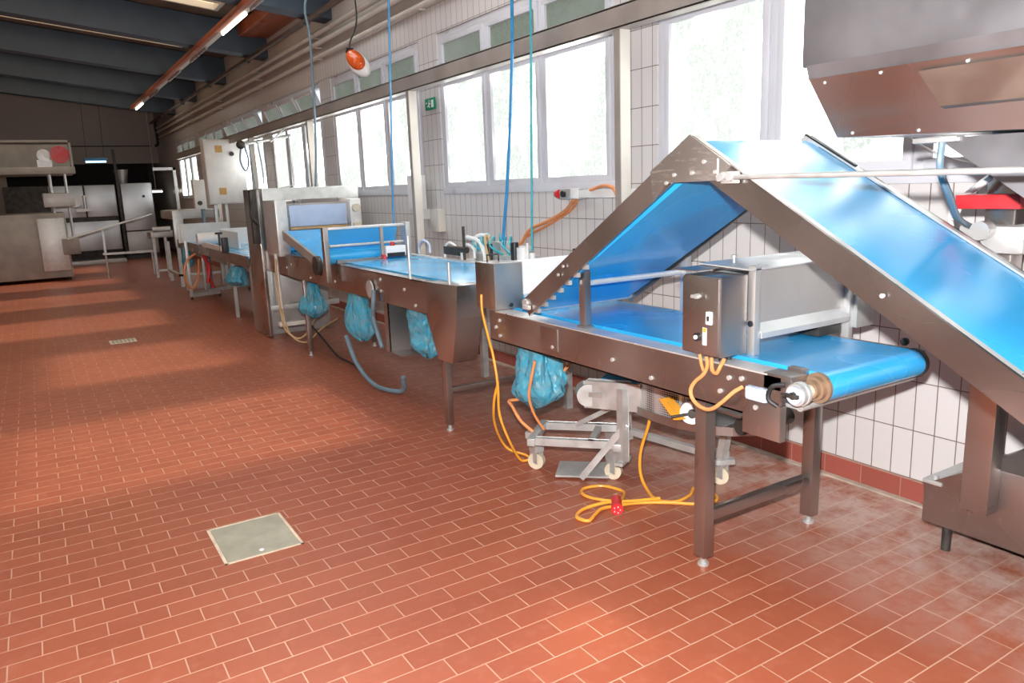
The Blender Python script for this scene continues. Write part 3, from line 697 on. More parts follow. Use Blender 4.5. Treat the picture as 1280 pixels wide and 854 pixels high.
MB().box(2.36, 2.44, 9.95, 10.05, 1.25, 1.93, bev=.005).tube([(2.4, 9.9, 1.5), (2.33, 9.85, 1.6), (2.38, 9.9, 1.8)], .02).build('chain_cover', 'dark', sh)
MB().box(2.58, 3.35, 9.3, 10.1, 1.18, 1.24).build('lower_belt', 'belt', sh)
lc = MB().box(2.475, 3.37, 10.3, 10.95, .0, .87, bev=.008).build('lower_cabinet', 'steel_dull', sh)
MB().box(2.47, 2.53, 10.27, 10.30, .0, .88, bev=.004).box(2.60, 2.64, 10.28, 10.30, .30, .88, bev=.004).box(2.47, 3.5, 10.25, 10.30, .33, .40, bev=.004).build('cabinet_frame', 'galv', lc)
MB().box(2.68, 3.3, 10.285, 10.302, .42, .82, bev=.004).build('cabinet_panel', 'steel_dull', lc)
MB().cyl((2.44, 9.25, .30), (2.42, 9.25, 1.16), .02).build('support_rod', 'cream', sh)
MB().box(2.38, 2.75, 9.2, 9.3, .28, .33, bev=.004).build('foot_bar', 'cream', sh)
tag(MB().tube([(2.40, 9.2, 1.1), (2.39, 9.2, .8), (2.40, 9.18, .45), (2.42, 9.12, .25), (2.55, 9.05, .14), (2.70, 9.1, .22), (2.85, 9.3, .32)], .012).tube([(2.42, 9.2, .5), (2.46, 9.1, .2), (2.6, 8.95, .10), (2.8, 9.0, .22), (3.1, 9.2, .30)], .010).build('power_cable', 'tan'), 'tan cable hanging in a loop in front of the dough sheeter cabinet', 'cable')
tag(MB().tube([(2.65, 9.0, .35), (2.72, 8.7, .18), (2.75, 8.3, .03), (2.75, 7.9, .02), (2.72, 7.4, .02)], .012).build('floor_cable', 'black'), 'thin black cable trailing on the floor under the middle conveyor', 'cable')
tag(MB().tube([(2.55, 7.35, .42), (2.54, 7.1, .20), (2.55, 6.75, .06), (2.60, 6.5, .03), (2.68, 6.3, .05), (2.65, 6.2, .2)], .022).build('floor_hose', 'greyhose'), 'thick grey-blue hose lying in a curve under the middle conveyor', 'hose')
tag(MB().tube([(2.47, 6.3, 1.0), (2.46, 6.32, .85), (2.47, 6.36, .75), (2.47, 6.30, .64), (2.47, 6.2, .50)], .020).build('air_hose', 'greyhose'), 'grey hose hanging down the conveyor side below the round plate', 'hose')

# control cabinets further along
cc = thing('control_cabinet', 'large white control cabinet with two ochre labels on a post', 'cabinet', (3.6, 17.1, 0))
MB().box(3.20, 4.0, 17.0, 17.35, 1.70, 3.02, bev=.012).build('body', 'white', cc)
MB().box(3.215, 3.80, 16.985, 17.0, 1.72, 3.0, bev=.006).build('door', 'white', cc)
for z in (2.82, 1.96): B(3.42, 3.56, 16.975, 16.985, z - .07, z + .07).build('ochre_label', 'yellowsq', cc)
MB().cyl((3.74, 16.98, 2.72), (3.74, 16.95, 2.72), .045).build('rotary_handle', 'black', cc)
for x in (3.3, 3.52): MB().box(x, x + .06, 17.1, 17.2, 0, 1.71, bev=.004).build('post', 'galv', cc)
sb = thing('junction_box', 'small white junction box left of the large white cabinet', 'box', (2.95, 16.6, 0))
MB().box(2.83, 3.05, 16.5, 16.7, 1.62, 2.20, bev=.01).build('body', 'white', sb)
MB().cyl((2.92, 16.5, 1.74), (2.92, 16.47, 1.74), .045).build('socket', 'dark', sb)
MB().cyl((2.98, 16.6, 0), (2.98, 16.6, 1.63), .035).build('post', 'greyhose', sb)
ha = thing('suspended_pipe', 'thin horizontal pipe arm with hanging hoses before the far windows', 'pipe', (3.4, 13, 1.2))
MB().tube([(3.02, 13, 2.66), (3.7, 13.2, 2.78), (3.9, 13.2, 2.82)], .028, sub=1).build('pipe', 'galv', ha)
MB().tube([(3.5, 13, 2.7), (3.84, 13.1, 2.98), (3.86, 13.12, 3.0)], .014, sub=1).tube([(3.84, 13.1, 2.8), (3.86, 13.1, 2.0), (3.6, 13.1, 1.95)], .014, sub=1).build('brace', 'galv', ha)
MB().sph((3.02, 13, 2.66), .07).build('hose_joint', 'dark', ha)
MB().tube([(3.02, 13, 2.62), (2.99, 13, 2.4), (3.06, 13, 2.25), (3.12, 13, 2.4), (3.08, 13, 2.65)], .014).tube([(3.15, 13, 2.66), (3.17, 13, 2.2), (3.2, 13, 1.7)], .010).tube([(3.3, 13.05, 2.7), (3.33, 13, 2.2), (3.30, 13, 1.7)], .010).build('hoses', 'greyhose', ha)
MB().cyl((3.58, 13.1, 1.1), (3.58, 13.1, 2.76), .022).build('post', 'galv', ha)

# far line
fc = thing('far_conveyor', 'far conveyor line with white side guards behind the dough sheeter', 'conveyor', (2.9, 15, 0))
MB().box(2.48, 2.50, 11.0, 17.0, .86, 1.02).box(3.32, 3.34, 11.0, 17.0, .86, 1.02).build('side_frame', 'steel', fc)
B(2.50, 3.32, 11.0, 17.0, .99, 1.01).build('belt', 'belt2', fc)
MB().box(2.44, 2.47, 12.5, 14.0, 1.02, 1.10).box(2.8, 3.3, 14.2, 14.23, 1.0, 1.30).box(2.78, 2.81, 12.8, 14.2, 1.02, 1.28).build('side_guard', 'white', fc)
MB().box(2.36, 2.42, 15.6, 15.65, 1.02, 1.34).box(2.36, 3.3, 16.0, 16.03, 1.0, 1.36).build('end_guard', 'white', fc)
MB().cyl((2.46, 14.6, 1.12), (3.1, 14.6, 1.12), .11).build('dough_roller', 'white_steel', fc)
MB().box(2.42, 2.50, 12.2, 12.35, 1.0, 1.24, bev=.006).build('motor', 'black', fc)
MB().cyl((2.45, 12.6, 1.02), (2.45, 12.6, 1.30), .015).box(2.40, 2.5, 12.57, 12.63, 1.28, 1.31).build('stop_rod', 'black', fc)
for x in (2.5, 3.28):
    for y in (12.2, 16.6): MB().box(x, x + .05, y, y + .05, 0, .87).build('leg', 'steel_dull', fc)
MB().box(2.66, 2.70, 11.3, 11.35, 1.02, 1.65).box(2.70, 2.95, 11.3, 11.35, 1.02, 1.62).build('upright_panel', 'galv', fc)
tf = thing('tube_trolley', 'tubular steel trolley frame standing beside the far conveyor', 'trolley', (2.7, 15.1, 0))
MB().box(2.30, 2.35, 14.98, 15.03, .06, 1.10, bev=.006).build('upright', 'galv', tf)
MB().box(2.62, 2.67, 15.3, 15.35, .06, .95, bev=.006).build('upright', 'steel_dull', tf)
MB().bar((2.30, 15.0, .08), (2.85, 15.15, .08), .06).bar((2.62, 15.32, .10), (3.5, 15.6, .13), .06).bar((2.32, 15.0, .1), (2.65, 15.33, .1), .05).build('base_bar', 'galv', tf)
for p in ((2.32, 15.0), (2.85, 15.15), (3.5, 15.6)): MB().cyl((p[0] - .015, p[1], .035), (p[0] + .015, p[1], .035), .035, n=14).build('castor', 'black', tf)
tag(MB().tube([(2.45, 14.9, .85), (2.28, 14.85, .72), (2.22, 14.85, .45), (2.32, 14.9, .22), (2.46, 14.95, .40), (2.50, 14.9, .75)], .02).build('cable_coil', 'orange'), 'orange cable loop hanging on the tubular trolley frame', 'cable')
tag(MB().tube([(2.6, 14.9, 1.05), (2.58, 14.85, .8), (2.66, 14.85, .6), (2.60, 14.85, .3)], .03).tube([(2.55, 14.85, 1.0), (2.63, 14.85, .7), (2.62, 14.85, .5), (2.7, 14.85, .2)], .025).build('cable_coil', 'red'), 'red cable bundle hanging under the far conveyor', 'cable')
mo = thing('dough_moulder', 'grey box-shaped machine on legs at the far end of the line', 'machine', (2.9, 18.3, 0))
MB().box(2.50, 3.45, 17.4, 19.0, 1.42, 1.60, bev=.01).build('hood', 'steel_dull', mo)
MB().box(2.50, 2.70, 17.35, 17.45, .85, 1.60, bev=.006).build('side_panel', 'galv', mo)
MB().box(2.70, 3.45, 17.5, 19.0, .80, 1.2, bev=.01).build('body', 'dark', mo)
for x, y in ((2.52, 17.4), (3.36, 17.4), (2.52, 18.9), (3.36, 18.9)): MB().box(x, x + .07, y, y + .07, 0, .9).build('leg', 'galv', mo)
MB().box(2.5, 3.4, 17.4, 17.45, .22, .27).box(2.5, 2.55, 17.4, 18.9, .22, .27).build('brace', 'galv', mo)
m2 = thing('roller_stand', 'narrow grey stand with rollers left of the far machine', 'machine', (2.5, 20, 0))
for x in (2.36, 2.62): MB().box(x, x + .06, 19.9, 19.96, 0, .98).build('leg', 'galv', m2)
MB().box(2.34, 2.9, 19.85, 20.6, .95, 1.08, bev=.01).build('table', 'steel_dull', m2)
MB().box(2.38, 2.66, 19.9, 19.95, .15, .2).build('brace', 'galv', m2)
MB().cyl((2.4, 20, 1.14), (2.8, 20, 1.14), .06).build('roller', 'galv', m2)

# ------------------------------------------------------------------ blue plastic bags
def bag(c, s, seed, label, mat='bag', tie=.25, lean=(0, 0)):
    """thin crumpled film bag: gathered top, broad sharp creases, sagging bottom"""
    mb = MB(); bm = mb.bm; NU, NV = 96, 60
    off = Vector((seed * 3.1, seed * 1.7, seed * .9)); rows = []
    for j in range(NV + 1):
        t = j / NV
        prof = (math.sin(min(1, t / .30 + .02) * math.pi / 2) ** .55) * (1 - (1 - tie) * max(0, (t - .25) / .75) ** 1.2)
        row = []
        for i in range(NU):
            a = 2 * math.pi * i / NU
            d = Vector((math.cos(a), math.sin(a), 0))
            q = Vector((d.x, d.y, t * 1.3)) + off
            big = noise.noise(q * 1.1) * .45
            ridge = (.45 - abs(noise.noise(q * 2.3 + Vector((5, 0, 0))))) * .22 + (.4 - abs(noise.noise(q * 5.1))) * .09
            sq = 1 / max(abs(d.x), abs(d.y)) ** .55          # flat sides rather than a round balloon
            r = max(.02, prof * sq * (.86 + big + ridge - .08))
            z = (t - .5) * 2 + .22 * noise.noise(q * 1.2 + Vector((0, 9, 0))) * (1 - t * .7)
            row.append(bm.verts.new((c[0] + d.x * r * s[0] + lean[0] * (1 - t), c[1] + d.y * r * s[1] + lean[1] * (1 - t), c[2] + z * s[2])))
        rows.append(row)
    for a, b in zip(rows, rows[1:]):
        for i in range(NU): bm.faces.new((a[i], a[(i + 1) % NU], b[(i + 1) % NU], b[i]))
    bm.faces.new(rows[0][::-1]); bm.faces.new(rows[-1])
    o = mb.build('plastic_bag', mat)
    return tag(o, label, 'bag')
bag((2.64, 3.96, .65), (.16, .22, .22), 1, 'large clear blue plastic bag hanging under the near conveyor', tie=.62, lean=(0, .10))
bag((2.68, 5.72, .68), (.14, .20, .21), 2, 'clear blue plastic bag behind the brown end cover', tie=.95)
bag((2.62, 7.18, .66), (.13, .19, .24), 3, 'blue plastic bag hanging under the conveyor beside the round plate', tie=.6, lean=(0, -.12))
bag((2.64, 8.62, .66), (.16, .24, .20), 4, 'blue crumpled plastic bag in front of the dough sheeter cabinet', tie=.35)
bag((2.55, 12.0, .66), (.18, .34, .15), 5, 'teal plastic bag hanging beyond the dough sheeter plate', tie=.5)
bag((2.50, 16.2, .72), (.12, .2, .22), 6, 'small blue bag hanging behind the tubular trolley frame', tie=.4)

# ------------------------------------------------------------------ valve unit behind the middle conveyor
pv = thing('valve_unit', 'cluttered pneumatic valve unit behind the middle blue belt', 'machine', (3.6, 6, 0))
MB().box(3.46, 3.78, 4.95, 6.5, 1.14, 1.18, bev=.004).build('base_plate', 'alu', pv)
for y in (5.0, 6.4): MB().box(3.6, 3.66, y, y + .06, 0, 1.15).build('leg', 'galv', pv)
MB().box(3.50, 3.72, 5.5, 6.3, 1.18, 1.25, bev=.008).box(3.55, 3.7, 5.6, 5.75, 1.25, 1.33, bev=.006).box(3.55, 3.7, 5.9, 6.1, 1.25, 1.36, bev=.006).build('valve_block', 'galv', pv)
for (y, r, h) in ((5.98, .03, .17), (5.55, .035, .20)): MB().cyl((3.48, y, 1.18), (3.48, y, 1.18 + h), r).build('solenoid', 'black', pv)
MB().cyl((3.5, 5.45, 1.18), (3.5, 5.45, 1.34), .055).cyl((3.5, 5.38, 1.18), (3.5, 5.38, 1.38), .012).build('air_filter', 'white', pv)
MB().cyl((3.42, 6.35, 1.0), (3.42, 6.35, 1.50), .013).build('stand_rod', 'dark', pv)
MB().box(3.40, 3.45, 6.4, 6.75, 1.22, 1.30, bev=.01).cyl((3.42, 6.3, 1.28), (3.42, 6.55, 1.28), .03).build('cylinder', 'dark', pv)
MB().tube([(3.45, 6.35, 1.4), (3.5, 6.2, 1.36), (3.5, 6.1, 1.22), (3.45, 6.05, 1.15)], .02).tube([(3.5, 6.3, 1.25), (3.5, 6.25, 1.40), (3.55, 6.1, 1.42)], .018).build('white_hose', 'white', pv)
th = MB()
for k in range(7):
    y = 5.55 + .1 * k; a = R.uniform(-.05, .05)
    th.tube([(3.55, y, 1.25), (3.5 + a, y + .08, 1.38 + a), (3.55, y + .16, 1.43 + a * .5), (3.6, y + .24, 1.36), (3.6, y + .28, 1.22)], .008)
th.build('teal_tubing', 'teal', pv)
MB().tube([(3.45, 5.95, 1.2), (3.45, 6.0, 1.38), (3.5, 6.05, 1.42), (3.5, 5.98, 1.34)], .012).build('yellow_tubing', 'tan', pv)
MB().cyl((3.5, 5.31, 1.18), (3.5, 5.31, 1.30), .025).box(3.45, 3.55, 5.1, 5.25, 1.18, 1.24, bev=.01).build('hose_connector', 'white', pv)

# ------------------------------------------------------------------ orange cables
tag(MB().tube([(2.46, 4.36, 1.16), (2.45, 4.34, 1.05), (2.45, 4.28, .9), (2.44, 4.20, .76), (2.44, 4.16, .58), (2.45, 4.17, .38), (2.50, 4.15, .2), (2.60, 4.18, .03), (2.66, 4.17, .012), (2.70, 4.25, .012), (2.62, 4.38, .05), (2.50, 4.32, .25), (2.44, 4.22, .45), (2.45, 4.17, .6)], .009).build('hanging_cable', 'yellow'), 'orange cable hanging to the floor beside the brown end cover', 'cable')
tag(MB().tube([(2.50, 3.80, .80), (2.49, 3.84, .66), (2.50, 3.88, .55), (2.55, 3.90, .42), (2.62, 3.90, .31)], .009).build('hanging_cable', 'orange'), 'orange cable hanging in front of the blue bag down to the cart', 'cable')
tag(MB().tube([(3.1, 4.1, .80), (3.0, 4.15, .62), (2.85, 4.2, .5), (2.66, 4.22, .44), (2.56, 4.22, .44), (2.54, 4.15, .42), (2.55, 4.07, .34), (2.60, 4.0, .27)], .011).build('hanging_cable', 'orange'), 'orange cable sagging under the conveyor behind the blue bag', 'cable')

# ------------------------------------------------------------------ small mobile conveyor under the table
mt = thing('mobile_conveyor', 'small wheeled grey steel conveyor parked under the near table', 'trolley', (3.0, 3.6, 0))
z = .25
MB().bar((2.52, 3.92, z), (2.92, 3.50, z), .045, .04, .004).bar((2.76, 4.14, z), (3.18, 3.72, z), .045, .04, .004).bar((2.50, 3.88, z), (2.80, 4.16, z), .05, .05, .004).bar((2.86, 3.46, z), (3.20, 3.76, z), .05, .05, .004).bar((2.78, 3.62, z), (3.08, 3.90, z), .04, .04, .004).build('base_frame', 'galv', mt)
MB().bar((2.60, 4.02, .235), (2.66, 4.06, .235), .10, .05, .01).build('corner_plate', 'galv', mt)
for (x, y) in ((2.64, 4.03), (2.93, 3.58), (3.20, 3.92), (3.40, 3.12)):
    w = MB().cyl((x - .018, y - .012, .055), (x + .018, y + .012, .055), .055, n=24).build('wheel', 'beige', mt)
    MB().box(x - .036, x + .036, y - .045, y + .045, .12, .22, bev=.01).bar((x - .026, y, .045), (x - .026, y, .18), .006, .08).bar((x + .026, y, .045), (x + .026, y, .18), .006, .08).build('fork', 'galv', w)
MB().obox((2.84, 3.78, .02), (.34, .26, .012), rz=math.radians(-42)).build('floor_plate', 'galv', mt)
MB().bar((2.74, 3.66, .03), (2.92, 3.44, .40), .05, .03, .004).build('brace', 'galv', mt)
MB().bar((2.90, 3.45, .16), (2.90, 3.45, .62), .05, .05, .004).bar((2.84, 3.42, .16), (2.98, 3.50, .16), .05, .02).build('upright', 'galv', mt)
MB().bar((3.20, 3.76, .16), (3.14, 3.74, .62), .05, .05, .004).bar((2.92, 3.95, .27), (3.10, 3.60, .50), .045, .03).build('upright', 'galv', mt)
ec = MB().cyl((2.80, 3.66, .555), (2.86, 3.76, .555), .072, n=28).bar((2.83, 3.71, .557), (2.99, 3.36, .575), .07, .155, .01).build('end_housing', 'galv', mt)
MB().bar((2.785, 3.70, .56), (2.84, 3.58, .566), .006, .03).build('slot', 'steel_dull', ec)
MB().cyl((2.89, 3.46, .60), (2.905, 3.465, .60), .024).build('axle_nut', 'galv', ec)
MB().prism([(3.70, .66), (3.78, .60), (3.74, .54), (3.30, .56), (3.30, .67)], 'x', 2.98, 3.34).build('belt', 'belt', mt)
tr = MB()
outl = [(2.95, 3.38), (2.93, 3.2), (2.94, 3.02), (2.99, 2.86), (3.08, 2.74), (3.20, 2.66), (3.36, 2.62), (3.44, 2.9), (3.42, 3.40)]
tr.prism(outl, 'z', .475, .495)
for a, b in zip(outl[:6], outl[1:7]): tr.bar((a[0], a[1], .50), (b[0], b[1], .50), .006, .05)
tr.build('tray', 'steel', mt)
me_ = MB()
for a, b in zip(outl[:3], outl[1:4]): me_.bar((a[0] + .012, a[1], .60), (b[0] + .012, b[1], .60), .006, .17)
me_.build('mesh_side', 'mesh', mt)
MB().prism([(2.99, 3.36), (3.40, 3.36), (3.40, 2.80), (3.06, 2.84)], 'z', .50, .505).build('mesh_bed', 'mesh', mt)
MB().bar((3.40, 3.36, .60), (3.42, 2.9, .60), .006, .17).build('mesh_side', 'mesh', mt)
MB().cyl((2.93, 2.90, .60), (3.06, 3.02, .60), .066, n=28).build('white_roll', 'white_steel', mt)
MB().cyl((2.905, 2.875, .60), (2.935, 2.905, .60), .022).cyl((2.82, 2.95, .585), (2.92, 2.89, .60), .008).build('roll_axle', 'dark', mt)
MB().prism([(2.92, .565), (3.06, .66), (3.10, .645), (2.98, .55)], 'x', 2.87, 2.93).build('yellow_bracket', 'yellow', mt)
MB().box(3.05, 3.36, 2.66, 2.86, .60, .612).build('end_tray', 'alu', mt)
MB().cyl((3.02, 2.64, .565), (3.38, 2.62, .565), .045).build('end_drum', 'dark', mt)
MB().bar((3.38, 3.10, .14), (3.34, 3.0, .50), .05, .04, .004).bar((3.33, 3.12, .16), (3.44, 3.05, .16), .06, .03).build('rear_upright', 'galv', mt)
MB().bar((3.38, 3.10, .18), (3.20, 3.76, .22), .04, .04).build('base_rail', 'galv', mt)
MB().box(3.0, 3.06, 3.30, 3.36, .49, .60, bev=.006).build('motor_box', 'black', mt)

tag(MB().tube([(3.03, 3.34, .52), (3.03, 3.36, .40), (3.00, 3.40, .22), (2.98, 3.38, .08), (2.95, 3.28, .012), (2.90, 3.14, .012), (2.97, 3.06, .012), (3.10, 3.08, .012), (3.20, 3.14, .012), (3.24, 3.06, .012), (3.18, 2.94, .012), (3.06, 2.95, .012), (2.92, 3.08, .012), (2.78, 3.18, .012), (2.66, 3.22, .012), (2.56, 3.24, .012), (2.48, 3.20, .012), (2.40, 3.16, .012), (2.38, 3.24, .012), (2.48, 3.30, .012), (2.62, 3.26, .03), (2.76, 3.18, .03), (2.9, 3.12, .03)], .010)
    .tube([(2.9, 3.10, .012), (2.76, 3.22, .012), (2.64, 3.34, .012), (2.60, 3.46, .012), (2.66, 3.54, .012), (2.78, 3.50, .012), (2.82, 3.36, .014), (2.74, 3.26, .03), (2.66, 3.20, .04)], .009).build('extension_cable', 'yellow'), 'yellow-orange cable lying looped on the red tiles beside the conveyor leg', 'cable')
pg_ = thing('power_plug', 'round red industrial power plug lying on the coiled cable', 'plug', (2.62, 3.19, 0))
MB().cyl((2.60, 3.15, .035), (2.67, 3.24, .045), .032, .028, n=24).build('plug_body', 'red', pg_)
MB().cyl((2.594, 3.142, .034), (2.60, 3.15, .035), .036, n=24).build('plug_rim', 'red', pg_)
p5 = MB()
for k in range(5):
    a = k * 2 * math.pi / 5
    c = Vector((2.593, 3.141, .034)) + Vector((.78, -.62, 0)) * .018 * math.cos(a) + Vector((0, 0, 1)) * .018 * math.sin(a)
    p5.cyl(c, c + Vector((-.006, -.008, 0)), .003, n=8)
p5.build('pins', 'signwhite', pg_)
MB().cyl((2.67, 3.24, .045), (2.70, 3.28, .042), .016).build('cable_sleeve', 'lidframe', pg_)

# ------------------------------------------------------------------ hopper machine at the right
hm = thing('hopper_machine', 'tall stainless hopper machine at the window wall right of the conveyor', 'machine', (3.7, 1.4, 0))
MB().box(2.62, 3.50, .2, 2.03, 2.265, 3.35, bev=.008).build('hopper_body', 'hopper', hm)
MB().prism([(2.615, 2.27), (3.505, 2.27), (3.495, 2.215), (2.635, 2.215)], 'y', .2, 2.005).build('flange', 'hopper', hm)
def hexa(mb, lo, hi):
    v0 = [mb.bm.verts.new(p) for p in lo]; v1 = [mb.bm.verts.new(p) for p in hi]
    mb.bm.faces.new(v0); mb.bm.faces.new(v1)
    for i in range(4): mb.bm.faces.new((v0[i], v1[i], v1[(i + 1) % 4], v0[(i + 1) % 4]))
    return mb
hexa(MB(), [(2.72, .5, 1.955), (3.4, .5, 1.955), (3.4, 1.93, 1.998), (2.72, 1.93, 1.998)], [(2.62, .25, 2.22), (3.48, .25, 2.22), (3.48, 1.995, 2.22), (2.62, 1.995, 2.22)]).build('tapered_trough', 'steel', hm)
hexa(MB(), [(2.664, 1.0, 2.07), (2.70, 1.0, 2.06), (2.70, 1.50, 2.06), (2.664, 1.50, 2.07)], [(2.618, 1.0, 2.19), (2.65, 1.0, 2.19), (2.65, 1.56, 2.19), (2.618, 1.56, 2.19)]).build('trough_patch', 'patch', hm)
for p in ((2.63, 1.93, 2.20), (2.625, 1.70, 2.205), (2.625, 1.40, 2.20), (2.715, 1.86, 2.01), (2.715, 1.60, 2.0)): MB().sph(p, .007, sub=2).build('rivet', 'alu', hm)
MB().prism([(1.58, 1.97), (.7, 1.97), (.9, 1.62), (1.22, 1.72)], 'x', 2.80, 3.25).build('outlet_chute', 'hopper', hm)
MB().box(2.78, 2.84, 1.50, 1.66, 1.955, 1.975, bev=.004).build('outlet_flange', 'galv', hm)
MB().box(3.30, 3.66, .4, 1.2, 2.0, 3.0).build('rear_frame', 'hopper', hm)
MB().tube([(2.80, 1.56, 1.96), (2.80, 1.56, 1.86), (2.95, 1.60, 1.76), (3.25, 1.72, 1.66), (3.5, 1.78, 1.6)], .013).build('grey_hose', 'greyhose', hm)
MB().box(3.50, 3.60, 1.62, 1.745, .30, 2.02, bev=.01).build('column', 'steel', hm)
MB().box(3.44, 3.62, 1.55, 1.82, 1.50, 1.62, bev=.02).cyl((3.45, 1.83, 1.56), (3.40, 1.83, 1.56), .03).cyl((3.44, 1.70, 1.60), (3.38, 1.70, 1.60), .04).build('gear_unit', 'alu', hm)
MB().box(3.40, 3.50, 1.56, 1.82, 1.69, 1.75, bev=.006).build('red_block', 'red', hm)
MB().cyl((3.40, 1.72, 1.53), (3.36, 1.72, 1.53), .03).build('black_knob', 'black', hm)
MB().tube([(3.44, 1.70, 1.82), (3.44, 1.80, 1.74), (3.44, 1.84, 1.64)], .014).tube([(3.5, 1.6, 1.9), (3.45, 1.74, 1.8), (3.46, 1.86, 1.68), (3.5, 1.88, 1.6)], .012).build('white_tube', 'white', hm)
bs = MB().prism([(.2, .13), (1.97, .13), (1.97, .335), (1.90, .36), (1.70, .50), (.2, .50)], 'x', 3.60, 4.02, bev=.008).build('base_housing', 'steel_dirty', hm)
MB().box(3.59, 4.03, 1.88, 1.975, .335, .355, bev=.006).cyl((3.63, 1.93, .355), (3.63, 1.93, .375), .015).build('base_lip', 'galv', bs)
for (x, y) in ((3.64, 1.86), (3.64, .5), (3.96, 1.86), (3.96, .5)): MB().cyl((x, y, 0), (x, y, .135), .022).build('foot', 'dark', hm)
tag(MB().tube([(3.9, 2.46, 2.36), (3.92, 2.40, 2.1), (3.95, 2.3, 1.98), (3.98, 2.05, 1.88), (3.98, 1.7, 1.87)], .006).build('thin_cable', 'white'), 'thin white cable curving across the window below the hopper', 'cable')

# ------------------------------------------------------------------ far end: ovens and left machine
ov = thing('deck_oven', 'wide steel-fronted oven in the dark recess, left of the column', 'oven', (1.2, 27.6, 0))
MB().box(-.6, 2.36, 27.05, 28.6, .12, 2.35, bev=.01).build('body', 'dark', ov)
MB().box(.55, 1.45, 27.0, 27.05, 1.38, 2.33, bev=.008).build('door', 'oven', ov)
MB().box(1.50, 2.33, 27.0, 27.05, 1.38, 2.33, bev=.008).build('door', 'oven', ov)
MB().box(.55, 2.33, 27.0, 27.05, .35, 1.24, bev=.008).build('lower_door', 'oven', ov)
MB().box(-.6, 2.36, 27.1, 28.5, 0, .13).build('plinth', 'black', ov)
o2 = thing('rack_oven', 'tall steel-fronted oven in the dark recess, right of the column', 'oven', (2.95, 27.6, 0))
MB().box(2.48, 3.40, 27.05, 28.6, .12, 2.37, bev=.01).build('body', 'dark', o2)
MB().box(2.50, 3.38, 27.0, 27.05, .9, 2.36, bev=.008).build('door', 'oven', o2)
MB().box(2.50, 3.38, 27.0, 27.05, .16, .86, bev=.008).build('lower_panel', 'steel_dull', o2)
MB().cyl((3.12, 27.0, 1.95), (3.12, 26.97, 1.95), .04, n=16).build('door_knob', 'black', o2)
MB().box(2.48, 3.40, 27.1, 28.5, 0, .13).build('plinth', 'black', o2)
MB().cyl((2.62, 27.6, 2.37), (2.62, 27.6, 2.80), .14, .22).build('flue', 'steel_dull', o2)
cl = MB().box(2.38, 2.46, 26.9, 27.0, 0, 3.4, bev=.01)
struct(cl.build('trim_%d' % tn, 'dark')); tn += 1
tl = thing('tube_light', 'small lit tube lamp beyond the ovens in the dark recess', 'light', (3.62, 28, 2.1))
MB().cyl((3.44, 28, 2.09), (3.82, 28, 2.09), .028).build('tube', 'tube', tl)
MB().box(3.44, 3.82, 27.98, 28.02, 2.11, 2.16).cyl((3.63, 28, 2.16), (3.63, 28, 4.9), .008).build('fitting', 'white', tl)
po = thing('pipe_portal', 'pale pipe portal standing right of the ovens', 'pipe', (3.7, 24, 0))
MB().box(3.62, 3.70, 24.0, 24.08, 0, 2.72).box(3.1, 3.70, 24.0, 24.08, 2.64, 2.72).build('frame', 'galv', po)
dp = MB().tube([(4.0, 28.6, 4.45), (3.94, 28.6, 4.3), (3.95, 28.6, 4.0), (3.95, 28.6, 3.65), (3.85, 28.6, 3.6)], .05, sub=3).build('drain_pipe', 'black')
tag(dp, 'short black drain pipe in the far upper corner', 'pipe')
tag(MB().cyl((-1, 29.76, 3.66), (3.9, 29.76, 3.66), .018, n=8).build('conduit', 'dark'), 'thin dark conduit running across the far beige wall', 'pipe')
sc_ = thing('sloping_conveyor', 'slender conveyor rising to the right in front of the ovens', 'conveyor', (1.7, 21, 0))
MB().bar((.66, 21, 1.0), (2.55, 21.0, 1.49), .30, .035, .004).build('belt_frame', 'galv', sc_)
MB().bar((1.42, 21, .58), (1.42, 21, 1.17), .05).build('support_leg', 'galv', sc_)
MB().box(1.36, 2.5, 20.96, 21.04, .56, .61).cyl((1.42, 21, 0), (1.42, 21, .58), .025).cyl((2.45, 21, 0), (2.45, 21, .58), .025).build('base_frame', 'galv', sc_)
lm = thing('dough_divider', 'pale grey machine with red disc at the left edge of the hall', 'machine', (0, 21.8, 0))
MB().box(-1.6, .70, 21.3, 23.2, .08, 1.62, bev=.02).build('body', 'greypaint', lm)
MB().box(.10, .66, 21.27, 21.30, .25, 1.5, bev=.01).build('body_door', 'galv', lm)
MB().box(.55, .92, 21.2, 21.9, .62, 1.0, bev=.02).build('outlet', 'greypaint', lm)
MB().box(-1.6, 1.05, 21.2, 23, 2.52, 2.68, bev=.015).build('shelf', 'greypaint', lm)
MB().box(.98, 1.03, 21.2, 21.25, 2.68, 3.28).box(-1.6, 1.03, 21.2, 21.25, 3.24, 3.29).box(-1.6, 1.0, 22.0, 22.05, 2.68, 3.24).build('guard_frame', 'greypaint', lm)
MB().cyl((.78, 21.3, 2.96), (.78, 21.22, 2.96), .20, n=28).build('red_disc', 'red', lm)
MB().cyl((.45, 21.35, 2.95), (.45, 21.28, 2.95), .14, n=20).box(.3, .6, 21.3, 21.5, 2.68, 2.85).build('dial', 'galv', lm)
MB().box(-1.5, -1.4, 21.4, 21.5, 1.6, 2.55).build('column', 'galv', lm)
MB().cyl((.5, 21.6, 1.6), (.5, 21.6, 2.53), .04).build('column', 'galv', lm)
MB().cyl((.82, 21.5, 1.0), (.82, 21.5, 2.53), .03).build('pipe', 'galv', lm)
MB().box(.30, .95, 21.3, 21.7, 1.75, 2.08, bev=.02).cyl((.95, 21.4, 1.85), (.95, 21.32, 1.85), .12).box(.95, 1.25, 21.35, 21.42, 1.62, 1.68).box(.9, 1.2, 21.4, 21.45, 1.95, 2.0).cyl((1.15, 21.4, 1.66), (1.15, 21.4, 2.0), .03).build('drive_gear', 'steel_dull', lm)
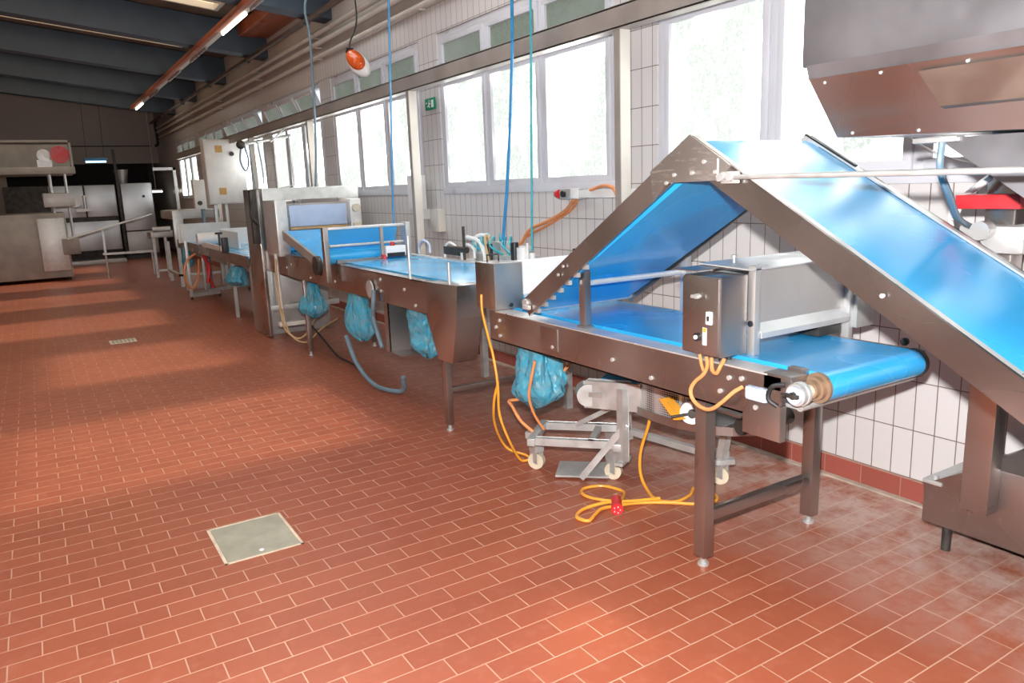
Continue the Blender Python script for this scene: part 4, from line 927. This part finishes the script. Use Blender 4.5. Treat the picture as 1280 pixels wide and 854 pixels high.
for (x, y) in ((.6, 21.4), (-1.5, 21.4), (.6, 23.1), (-1.5, 23.1)): MB().cyl((x, y, 0), (x, y, .09), .04).build('foot', 'black', lm)
dk = tag(MB().box(.2, 2.3, 25.9, 26.15, 0, .12, bev=.02).build('floor_curb', 'steel_dull'), 'low grey curb on the floor before the ovens', 'curb')

# ------------------------------------------------------------------ light
wd = bpy.data.worlds.new('World'); SC.world = wd; wd.use_nodes = True
bg = wd.node_tree.nodes['Background']; bg.inputs[0].default_value = (.86, .94, 1, 1); bg.inputs[1].default_value = 1.0
sun = bpy.data.lights.new('sun', 'SUN'); sun.energy = 11.; sun.angle = math.radians(5.5); sun.color = (1, .90, .74)
so = bpy.data.objects.new('sun', sun); COL.objects.link(so); so.location = (12, 8, 10)
so.rotation_euler = Vector((-.28, .02, -1.0)).to_track_quat('-Z', 'Y').to_euler()
fl_ = bpy.data.lights.new('camera_flash', 'SPOT'); fl_.energy = 1150; fl_.spot_size = math.radians(125); fl_.spot_blend = .5; fl_.shadow_soft_size = .035; fl_.color = (1, .97, .95)

YAW, PIT, ROLL, F, H = .552, -.203, -.038, 949.96, 1.863
fw = Vector((math.sin(YAW) * math.cos(PIT), math.cos(YAW) * math.cos(PIT), math.sin(PIT)))
r0 = Vector((math.cos(YAW), -math.sin(YAW), 0)); u0 = r0.cross(fw)
rr_ = math.cos(ROLL) * r0 + math.sin(ROLL) * u0; uu = -math.sin(ROLL) * r0 + math.cos(ROLL) * u0
mw = Matrix((rr_, uu, -fw)).transposed().to_4x4(); mw.translation = (0, 0, H)
cam = bpy.data.cameras.new('camera'); co = bpy.data.objects.new('camera', cam); COL.objects.link(co)
co.matrix_world = mw; cam.sensor_width = 36; cam.lens = F / 1280 * 36; cam.clip_start = .05; cam.clip_end = 100
SC.camera = co
fo = bpy.data.objects.new('camera_flash', fl_); COL.objects.link(fo)
mf = mw.copy(); mf.translation = Vector((0, 0, H)) + uu * .21 - rr_ * .03; fo.matrix_world = mf

for o in COL.objects:
    if '_w' in o: del o['_w']
SC.cycles.sample_clamp_indirect = 4.0; SC.cycles.caustics_reflective = False; SC.cycles.caustics_refractive = False
vs = SC.view_settings
vs.view_transform = 'Standard'; vs.look = 'None'; vs.exposure = .18; vs.gamma = 1; vs.use_curve_mapping = False
